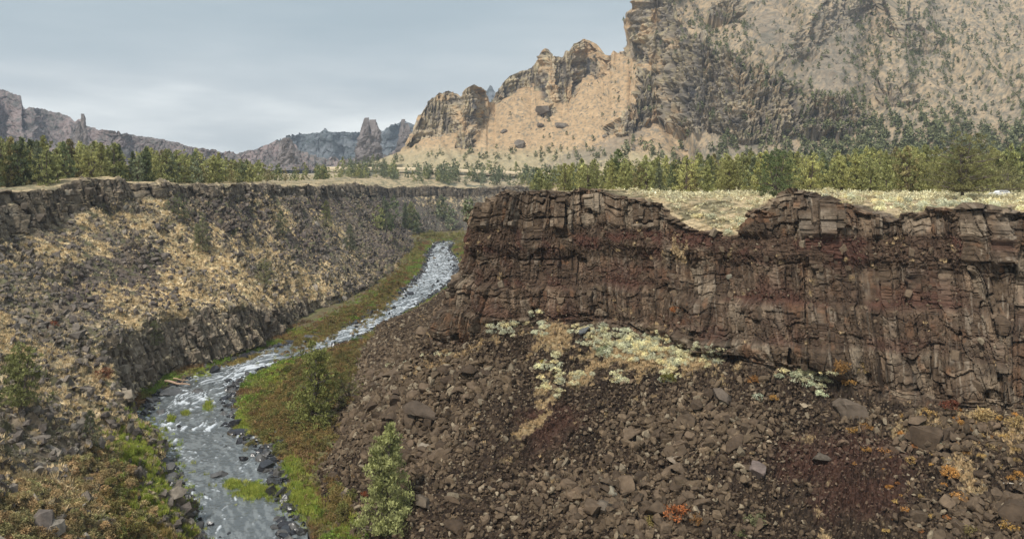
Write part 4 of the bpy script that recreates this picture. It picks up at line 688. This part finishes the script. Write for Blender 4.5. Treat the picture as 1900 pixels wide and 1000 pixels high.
# ------------------------------------------------------------------ junipers
def tube(pts, rad, n=6):
    pts = np.array(pts, float); VV = []; 
    for k, p in enumerate(pts):
        d = pts[min(k + 1, len(pts) - 1)] - pts[max(k - 1, 0)]; d /= np.linalg.norm(d) + 1e-9; u_ = np.cross(d, V(.3, 1, .2)); u_ /= np.linalg.norm(u_); v_ = np.cross(d, u_)
        VV += [p + rad[k] * (math.cos(6.283 * j / n) * u_ + math.sin(6.283 * j / n) * v_) for j in range(n)]
    Fc = [[k * n + j, k * n + (j + 1) % n, (k + 1) * n + (j + 1) % n, (k + 1) * n + j] for k in range(len(pts) - 1) for j in range(n)]; return np.array(VV), np.array(Fc)
def cat_m(L_):
    VV, FF = [], []; o = 0
    for v, f in L_: VV.append(v); FF.append(f + o); o += len(v)
    return np.concatenate(VV), np.concatenate(FF)
def crown(seed, width, ncl, nl, ls, lo=.1, power=.75, open_=0., tops=1):
    r = np.random.default_rng(seed); Q = []; cm = []; limbs = []
    tp = [(0, 0, 1.)] + [(r.uniform(-.5, .5) * width, r.uniform(-.5, .5) * width, r.uniform(.75, .97)) for _ in range(tops - 1)]
    lump = r.uniform(.75, 1.2, 9); lump2 = r.uniform(.5, 1.3, (7, 8))
    for k in range(ncl):
        tx_, ty_, th = tp[r.integers(len(tp))]; t = lo + (1 - lo) * (r.random() ** 1.15); z = t * th; a = r.random() * 6.283
        rad = width * ((1 - t) ** power) * min(1, (t - lo) / .13 + .45) * lump[int(a / 6.284 * 9)] * lump2[int(a / 6.284 * 7), int(t * 7.99)] * (1 if r.random() > open_ else .4) * r.uniform(.88, 1.12)
        q = r.uniform(.25, 1.) ** .5; c = V(tx_ * t + math.cos(a) * rad * q, ty_ * t + math.sin(a) * rad * q, z - .03 * q); br = r.uniform(.55, 1.35); cs = r.uniform(.03, .062) * (1.2 - .5 * t)
        if q > .7 and k % 5 == 0: limbs.append((V(tx_ * z, ty_ * z, max(z - .12, lo * .6)), c))
        v = r.normal(size=(nl, 3)); v /= np.linalg.norm(v, axis=1, keepdims=True); p = c + v * cs * r.uniform(.35, 1, (nl, 1)) * V(1, 1, .8); up = v * .6 + V(0, 0, .7) + r.normal(size=(nl, 3)) * .35; sd_ = r.normal(size=(nl, 3))
        Q.append(np.stack([p - sd_ * ls * .35, p + sd_ * ls * .35, p + up * ls], 1).reshape(-1, 3)); cm.append(np.repeat(br * r.uniform(.75, 1.25, nl), 3))
    Q = np.concatenate(Q); tr = [tube([(0, 0, -.03), (.006, 0, .2), (-.006, .005, .5), (0, 0, .93)], [.026, .02, .013, .003])] + [tube([a_ * V(1, 1, 1), a_ * .5 + b_ * .5 + V(0, 0, -.01), b_], [.008, .006, .002], 4) for a_, b_ in limbs]
    if tops > 1: tr += [tube([(0, 0, .12), (x_ * .5, y_ * .5, .4), (x_ * h_, y_ * h_, h_ * .95)], [.018, .013, .003]) for x_, y_, h_ in tp[1:]]
    return (Q, np.arange(len(Q)).reshape(-1, 3), np.concatenate(cm)[:, None] * np.ones(3)), cat_m(tr)
GREENS = {'yellow green': (.35, .34, .13), 'dark green': (.155, .18, .085), 'mid green': (.28, .285, .115), 'grey green': (.22, .24, .14), 'olive brown': (.28, .24, .11)}
KINDS_ = {'narrow pointed': dict(width=.23, power=.7), 'broad conical': dict(width=.36, power=.6, tops=2), 'rounded bushy': dict(width=.46, power=.36, lo=.06, tops=4), 'open ragged': dict(width=.40, power=.5, open_=.5, tops=3)}
PT = {}; s_i = 0
for kn, kw in KINDS_.items():
    for v_ in range(2):
        s_i += 1; (Q, Fc, cm), (tv, tf) = crown(900 + s_i, ncl=170, nl=15, ls=.034, **kw); tm = add_mesh('trunk', tv, tf, V(.13, .10, .08)[None], M_bark, link=False)
        for gn, gc in GREENS.items(): PT[kn, v_, gn] = (add_mesh('crown', Q, Fc, cm * V(*gc), M_leaf, link=False), tm)
def tree(loc, h, label, group=None, kn='broad conical', gn='mid green', wf=1., pair=None, name='juniper_tree'):
    cme, tme = pair or PT[kn, random.randrange(2), gn]; r = bpy.data.objects.new(name, None); col.objects.link(r); r.location = loc; r.rotation_euler = (0, 0, random.uniform(0, 6.28)); r.scale = (h * wf, h * wf, h)
    for nm, me in (('trunk', tme), ('crown', cme)): c = bpy.data.objects.new(nm, me); col.objects.link(c); c.parent = r
    return tag(r, label, 'tree', group)
def big(px_, py_, hp, wp, kw, gn, label, seed, ncl=420, nl=30, ls=.016, on=None, gc=None):
    p = on if on is not None else hit(px_, py_); h = hp * p[1] / F; (Q, Fc, cm), (tv, tf) = crown(seed, ncl=ncl, nl=nl, ls=ls, **{**kw, 'width': wp / hp / 2})
    return tree(p - V(0, 0, .15), h, label, None, pair=(add_mesh('crown', Q, Fc, cm * V(*(gc or GREENS[gn])), M_leaf, link=False), add_mesh('trunk', tv, tf, V(.14, .115, .095)[None], M_bark, link=False)))
big(722, 985, 205, 108, dict(power=.5, lo=.03, tops=3, open_=.3), 'grey green', 'tall pointed juniper at the toe of the talus by the bottom edge', 1, 470, 30, .019, gc=(.31, .32, .135))
big(582, 788, 152, 125, dict(power=.55, lo=.05, tops=3, open_=.25), 'mid green', 'tall green juniper on the right river bank above the grass spit', 2, 330, 26, .02, gc=(.33, .345, .11))
big(645, 745, 66, 80, dict(power=.35, lo=.02, tops=3), 'mid green', 'round olive juniper beside the talus on the river bank', 3, 300, gc=(.24, .23, .08))
big(40, 772, 138, 100, dict(power=.45, lo=.22, tops=3, open_=.3), 'dark green', 'open juniper with a visible trunk at the left edge', 4, 300, 24, .02, gc=(.27, .28, .11))
big(75, 872, 82, 90, dict(power=.4, lo=.03, tops=3, open_=.3), 'grey green', 'low spreading juniper below the left edge tree', 5, 300, gc=(.22, .23, .13))
big(172, 832, 78, 54, dict(power=.6, lo=.05), 'grey green', 'slender grey juniper beside the pale grass at left', 6, 260, gc=(.22, .23, .13))
big(492, 535, 58, 44, dict(power=.5, lo=.1, tops=2, open_=.3), 'grey green', 'faint grey juniper in the middle of the left slope', 7, 240, gc=(.24, .23, .12))
big(376, 466, 66, 44, dict(power=.5, lo=.05, tops=2), 'grey green', 'grey green juniper on the left slope below the rim', 8, 260, gc=(.23, .23, .12))
big(522, 432, 44, 34, dict(power=.6, lo=.05), 'dark green', 'small juniper on the upper left slope, left of centre', 9, 200, gc=(.16, .18, .09))
big(610, 418, 50, 34, dict(power=.6, lo=.05), 'mid green', 'green juniper on the upper left slope nearest the far canyon', 10, 220)
big(655, 462, 50, 36, dict(power=.5, lo=.05), 'grey green', 'greyish juniper low on the far end of the left slope', 11, 220)
big(330, 405, 50, 56, dict(power=.4, lo=.03, tops=3), 'dark green', 'dark bushy juniper just under the left rim', 12, 240, gc=(.15, .165, .08))
big(286, 640, 46, 34, dict(power=.5, lo=.02), 'grey green', 'small olive juniper clinging to the column cliff', 13, 180, gc=(.14, .15, .07))
def onp(px_, Y): x_ = (px_ - CX) * Y / F; return V(x_, Y, float(zplat(np.array(x_), np.array(float(Y)))))
big(1440, 372, 88, 100, dict(power=.5, lo=.03, tops=3), 'dark green', 'big dark juniper in front of the belt behind the grassy notch', 21, 420, 26, .02, onp(1440, 178), (.10, .125, .055))
big(1783, 378, 128, 180, dict(power=.35, lo=.2, tops=5, open_=.35), 'olive brown', 'old spreading juniper with a bare twisted trunk at the right rim', 22, 620, 26, .016, onp(1785, 162), (.21, .20, .085))
big(1147, 352, 76, 66, dict(power=.55, lo=.05, tops=2), 'dark green', 'tall dark juniper rising above the belt near the cliff end', 23, 380, 26, .022, onp(1147, 262), (.13, .155, .065))
big(1697, 362, 92, 100, dict(power=.5, lo=.04, tops=3), 'yellow green', 'broad yellow green juniper left of the old spreading one', 24, 420, 26, .02, onp(1695, 210))
big(1868, 345, 66, 120, dict(power=.35, lo=.03, tops=4), 'dark green', 'very dark round juniper at the right edge of the belt', 25, 380, 26, .02, onp(1885, 300), (.07, .095, .045))
big(1850, 372, 60, 110, dict(power=.35, lo=.03, tops=4), 'olive brown', 'low olive juniper at the right edge under the dark one', 26, 380, 26, .022, onp(1870, 200), (.25, .24, .11))
big(1210, 352, 56, 60, dict(power=.5, lo=.04, tops=2), 'mid green', 'mid green juniper right of the tall dark one', 27, 300, 24, .024, onp(1212, 250))
big(1355, 362, 64, 60, dict(power=.5, lo=.04, tops=2), 'yellow green', 'yellow green juniper left of the big dark one', 28, 300, 24, .024, onp(1352, 225))
big(1550, 360, 70, 64, dict(power=.5, lo=.04, tops=2), 'yellow green', 'upright yellow green juniper right of the big dark one', 29, 320, 24, .024, onp(1560, 215))
def pick(w_): return random.choices(list(GREENS), w_)[0], random.choices(list(KINDS_), [2.5, 5, 2.5, 3])[0]
PEND = []
rimY = lambda x: np.interp(x, [-60, 0, 85, 250, 414, 504, 565, 622, 660, 697], [250, 258, 262, 305, 352, 412, 464, 545, 625, 705])
for k in range(125):                                           # along the left rim
    x_ = random.uniform(-50, 445); Y_ = rimY(x_) + 7 + random.random() ** 1.3 * 95; gn, kn = pick([4, 2.5, 5, 1.5, 1.]); top_ = np.interp(x_, [0, 60, 120, 200, 330, 380, 440], [252, 256, 260, 270, 283, 282, 300]) + abs(random.gauss(0, 17)) - 6
    PEND.append((onp(x_, Y_), None, top_, gn, kn, 'on the left rim', x_))
for k in range(50):
    x_ = random.uniform(440, 680); Y_ = rimY(x_) + 8 + random.random() * 120; gn, kn = pick([4, 2, 4, 1, 1]); PEND.append((onp(x_, Y_), None, np.interp(x_, [440, 520, 600, 680], [298, 304, 308, 315]) + abs(random.gauss(0, 8)) - 4, gn, kn, 'on the far part of the left rim', x_))
for k in range(270):                                           # belt on the right tableland
    x_ = random.uniform(985, 1940); Y_ = random.choice([random.uniform(195, 290), random.uniform(240, 420)]) ; Y_ = max(Y_, np.interp(x_, [985, 1150, 1300, 1500, 1900], [240, 215, 205, 190, 190])); gn, kn = pick([5, 2, 5, 1, .6])
    PEND.append((onp(x_, Y_), None, np.interp(x_, [985, 1080, 1200, 1400, 1600, 1900], [314, 296, 288, 283, 274, 268]) + abs(random.gauss(0, 20)) - 2, gn, kn, 'in the belt behind the right cliff', x_))
for k in range(190):                                           # between the far rim and the trail
    i_, j_ = random.randrange(12, 160), int(3 + random.random() * 60); p = BS[i_ * 1, j_]; gn, kn = pick([.5, 3, 2, 5, 0]); PEND.append((p, random.uniform(14, 30) * p[1] / F, 0, gn, kn, 'between the far canyon rim and the trail', 0))
for k in range(14):
    p = hit(random.uniform(700, 875), random.uniform(400, 432), 6); gn, kn = pick([.5, 4, 1, 4, 0]); PEND.append((p, random.uniform(30, 52) * min(p[1], 760) / F, 0, gn, kn, 'at the foot of the far canyon wall', 0))
for k in range(20):
    x_ = random.uniform(636, 745); p = unp(x_, np.interp(x_, [636, 745], [312, 296]) + random.uniform(-6, 12), 1000); p = p if p[2] < 75 else p; gn, kn = pick([.5, 4, 1, 4, 0]); PEND.append((p, random.uniform(11, 18) * p[1] / F, 0, gn, kn, 'left of the mountain foot', 0))
PEND = [(p, h if h is not None else min(19, max(3.5, CZ - (top_ - HY) * p[1] / F - p[2])), gn, kn, wh) for p, h, top_, gn, kn, wh, x_ in PEND]
PEND.sort(key=lambda a: -a[1] / a[0][1]); FARJ = PEND[272:]; PEND = PEND[:272]
for p, h, gn, kn, wh in PEND:
    size = 'tall' if h * F / p[1] > 58 else 'small' if h * F / p[1] < 30 else 'medium'
    lb = f'{size} {gn} {kn} juniper {wh}'
    tree(p, h, lb, f'{size} {gn} {kn} junipers {wh}', kn, gn, random.uniform(.8, 1.15))
print('trees', len(PEND))
# trees up the mountain: read as dots, one mass
def mini(seed):
    r = np.random.default_rng(seed); Q = []; n = 46
    t = r.random(n) ** 1.2; a = r.random(n) * 6.283; w_ = r.uniform(.28, .42) * (1 - t) ** .55; c = np.stack([np.cos(a) * w_ * r.uniform(.4, 1, n), np.sin(a) * w_ * r.uniform(.4, 1, n), .05 + t * .9], -1)
    q = np.stack([c + r.normal(size=(n, 3)) * .11 for _ in range(3)], 1).reshape(-1, 3); return q, np.arange(3 * n).reshape(-1, 3), np.repeat(r.uniform(.6, 1.3, n), 3)[:, None] * np.ones(3)
MI = [mini(k) for k in range(8)]
dens = np.clip(.10 * ss(1200, 1500, MX) + .5 * ss(1480, 1700, MX) * ss(-60, 60, MY) * .45 + 1.7 * ss(1430, 1700, MX + (MY - 250) * 2) * ss(190, 285, MY) + .7 * blobs(MX, MY, [(1385, 275, 60, 15), (1180, 290, 200, 12), (1380, 120, 60, 20, 30), (1330, 60, 60, 30), (1500, 180, 100, 20, 20), (1000, 296, 200, 8), (1720, 90, 100, 40)]), 0, 4) + .035 * (MX > 940) + .012
aM = np.linalg.norm(np.gradient(MP, axis=0), axis=-1) * np.linalg.norm(np.gradient(MP, axis=1), axis=-1) * (MX < 1950) * (MY > -20)
pr_ = (dens * MP[..., 1] ** -1.2 * aM).ravel(); pr_ /= pr_.sum(); n = 2900; ii = rng.choice(pr_.size, n, p=pr_); Pm = MP.reshape(-1, 3)[ii]; my = MY.ravel()[ii]; hm = rng.uniform(4.5, 10, n) * (.75 + .65 * ss(150, 290, my)); hm[MX.ravel()[ii] < 1150] *= .6

MC = [crown(1200 + k, .36, 60, 9, .06, power=.5, tops=2)[0] for k in range(6)]; fh = np.array([a[1] for a in FARJ]); merged('background_junipers', MC, np.array([a[0] for a in FARJ]), fh, np.array([GREENS[a[2]] for a in FARJ]) * rng.uniform(.8, 1.2, (len(fh), 1)), M_leaf, tilt=0., label='smaller junipers filling the gaps of the tree belts')
cm_ = ccol(n, (.14, .155, .075), (.20, .205, .10), .25); od = np.argsort(-hm / Pm[:, 1]); nI = 0
merged('mountain_junipers', MI, Pm[od[nI:]], hm[od[nI:]], cm_[od[nI:]], M_leaf, tilt=0., label='small dark junipers dotting the mountain slopes')
for k in od[:max(nI, 0)]:
    gn = random.choice(['dark green', 'grey green']); kn = random.choice(list(KINDS_)); tree(Pm[k], hm[k] * 1.15, f'{gn} {kn} juniper on the foot of the mountain at right', f'{gn} {kn} junipers on the mountain foot', kn, gn, 1.2)
# rocks on the mountain slopes
n = 3000; pr_ = (aM * (.2 + ss(1100, 1300, MX) + blobs(MX, MY, [(1000, 215, 120, 30)]))).ravel(); pr_ /= pr_.sum(); ii = rng.choice(pr_.size, n, p=pr_); sz = np.clip(rng.lognormal(.1, .5, n), .5, 6)
merged('mountain_rubble', PR1, MP.reshape(-1, 3)[ii], sz, rockcols(n, (.16, .14, .115), (.24, .2, .15), (.3, .25, .18)), M_rock, label='scattered rocks and low brush on the mountain slopes')
for (x_, y_, wp, lb) in [(1010, 207, 34, 'large dark outcrop on the tan slope below the arch cave'), (1044, 230, 22, 'dark block on the tan slope right of the outcrop'), (1000, 229, 18, 'small dark block under the outcrop'), (936, 240, 16, 'small boulder right of the leaning crag'), (965, 268, 26, 'brown boulder low on the tan slope')]:
    o = one_rock(x_, y_, wp, (.16, .135, .11), lb, seed=wp)

# ------------------------------------------------------------------ small made things
def boxes(L_):
    VV, FF = [], []; o = 0
    for (x0, y0, z0, x1, y1, z1) in L_:
        VV += [(x0, y0, z0), (x1, y0, z0), (x1, y1, z0), (x0, y1, z0), (x0, y0, z1), (x1, y0, z1), (x1, y1, z1), (x0, y1, z1)]
        FF += [[o + i for i in f] for f in ((0, 3, 2, 1), (4, 5, 6, 7), (0, 1, 5, 4), (1, 2, 6, 5), (2, 3, 7, 6), (3, 0, 4, 7))]; o += 8
    return np.array(VV, float), np.array(FF)
def root(name, loc, rz, label, cat): r = bpy.data.objects.new(name, None); col.objects.link(r); r.location = loc; r.rotation_euler = (0, 0, rz); return tag(r, label, cat)
p = onp(1732, 330); p[2] = CZ - (297 - HY) * 330 / F - 2.6
r = root('cabin', (p[0], p[1], onp(1732, 330)[2] - .2), .1, 'low cabin with a white roof almost hidden in the juniper belt', 'cabin'); hgt = CZ - (291.5 - HY) * 330 / F - r.location.z
v, f = boxes([(-2.6, -2, 0, 2.6, 2, hgt)]); add_mesh('wall', v, f, V(.16, .13, .11)[None], M_soil, parent=r)
v = np.array([(-3, -2.5, hgt), (3, -2.5, hgt), (3, 0, hgt + .9), (-3, 0, hgt + .9), (3, 2.5, hgt), (-3, 2.5, hgt), (-3, -2.5, hgt - .12), (3, -2.5, hgt - .12), (3, 2.5, hgt - .12), (-3, 2.5, hgt - .12)]); add_mesh('roof', v, np.array([[0, 1, 2, 3], [3, 2, 4, 5], [6, 7, 1, 0], [8, 9, 5, 4]]), V(.8, .8, .78)[None], M_paint, parent=r)
v, f = boxes([(-1.8, -2.06, hgt - 1.6, -.8, -1.98, hgt - .6), (.6, -2.06, hgt - 1.6, 1.6, -1.98, hgt - .6)]); add_mesh('window', v, f, V(.02, .02, .03)[None], M_paint, parent=r)
p = onp(1856, 182); r = root('parked_car', p + V(0, 0, .05), .12, 'white car parked behind the sagebrush at the right rim', 'car')
pf = [(-2.2, .35), (-2.2, .85), (-1.9, 1.0), (-1.1, 1.05), (-.6, 1.5), (1.3, 1.52), (1.9, 1.05), (2.2, 1.0), (2.2, .35)]; nP = len(pf)
v = np.array([(x_, s_ * (.85 if z_ < 1.1 else .68), z_) for s_ in (-1, 1) for x_, z_ in pf]); f3 = [[i, (i + 1) % nP, nP + (i + 1) % nP, nP + i] for i in range(nP)]
caps = [[0, 8, 7, 1], [1, 7, 6, 3], [3, 6, 5, 4], [1, 3, 2, 2]]; f3 += [c[::-1] for c in caps[:3]] + [[nP + i for i in c] for c in caps[:3]]
add_mesh('body', v, np.array(f3), V(.75, .75, .73)[None], M_paint, parent=r)
v, f = boxes([(-.75, -.80, 1.08, .3, -.70, 1.42), (.38, -.80, 1.08, 1.35, -.70, 1.42)]); add_mesh('window', v, f, V(.015, .015, .02)[None], M_paint, parent=r)
for x_ in (-1.4, 1.35):
    for y_ in (-.8, .8): tv, tf = tube([(x_, y_ - .1, .33), (x_, y_ - .1, .33), (x_, y_ + .1, .33), (x_, y_ + .1, .33)], [.02, .33, .33, .02], 16); add_mesh('wheel', tv, tf, V(.02, .02, .02)[None], M_paint, parent=r)
def log(pa, pb, rad, c, label, name='driftwood'):
    pa, pb = np.array(pa), np.array(pb); pts = [pa * (1 - t) + pb * t + V(0, 0, math.sin(t * 9) * rad * .5) for t in np.linspace(0, 1, 9)]; d = pb - pa
    br = [tube([pts[5], pts[5] + d * .12 + V(0, 0, abs(np.linalg.norm(d)) * .12)], [rad * .5, rad * .1], 6), tube([pts[3], pts[3] + d * .1 + V(.3, -.3, np.linalg.norm(d) * .07)], [rad * .4, rad * .1], 6)]
    v, f = cat_m([tube(pts, [rad * (1.2 - .8 * t) for t in np.linspace(0, 1, 9)], 8)] + br); tag(add_mesh(name, v, f, V(*c)[None], M_bark), label, 'log')
a_, b_ = onz(306, 707, 1.1), onz(353, 714, .9); log(a_, b_, .33, (.45, .31, .22), 'long pale tan driftwood log stranded below the column cliff')
a_, b_ = onz(322, 702, 1.5), onz(350, 706, 1.3); log(a_, b_, .2, (.40, .28, .18), 'thinner driftwood log lying behind the long tan one')
a_, b_ = hit(1862, 902), hit(1899, 904); log(a_ + V(0, 0, .4), b_ + V(1, 0, .4), .09, (.46, .41, .34), 'pale bare branch lying on rocks at the right edge', 'branch')

# ------------------------------------------------------------------ air
hz = bpy.data.materials.new('air'); hz.use_nodes = True; t = hz.node_tree; t.nodes.clear(); o_ = t.nodes.new('ShaderNodeOutputMaterial'); v_ = t.nodes.new('ShaderNodeVolumePrincipled')
v_.inputs['Color'].default_value = (.75, .85, 1, 1); v_.inputs['Density'].default_value = HAZE; v_.inputs['Anisotropy'].default_value = .2; t.links.new(v_.outputs[0], o_.inputs['Volume'])
v, f = boxes([(-4200, -300, -20, 4200, 4300, 520)]); hb_ = add_mesh('haze', v, f, None, hz); tag(hb_, kind='stuff')
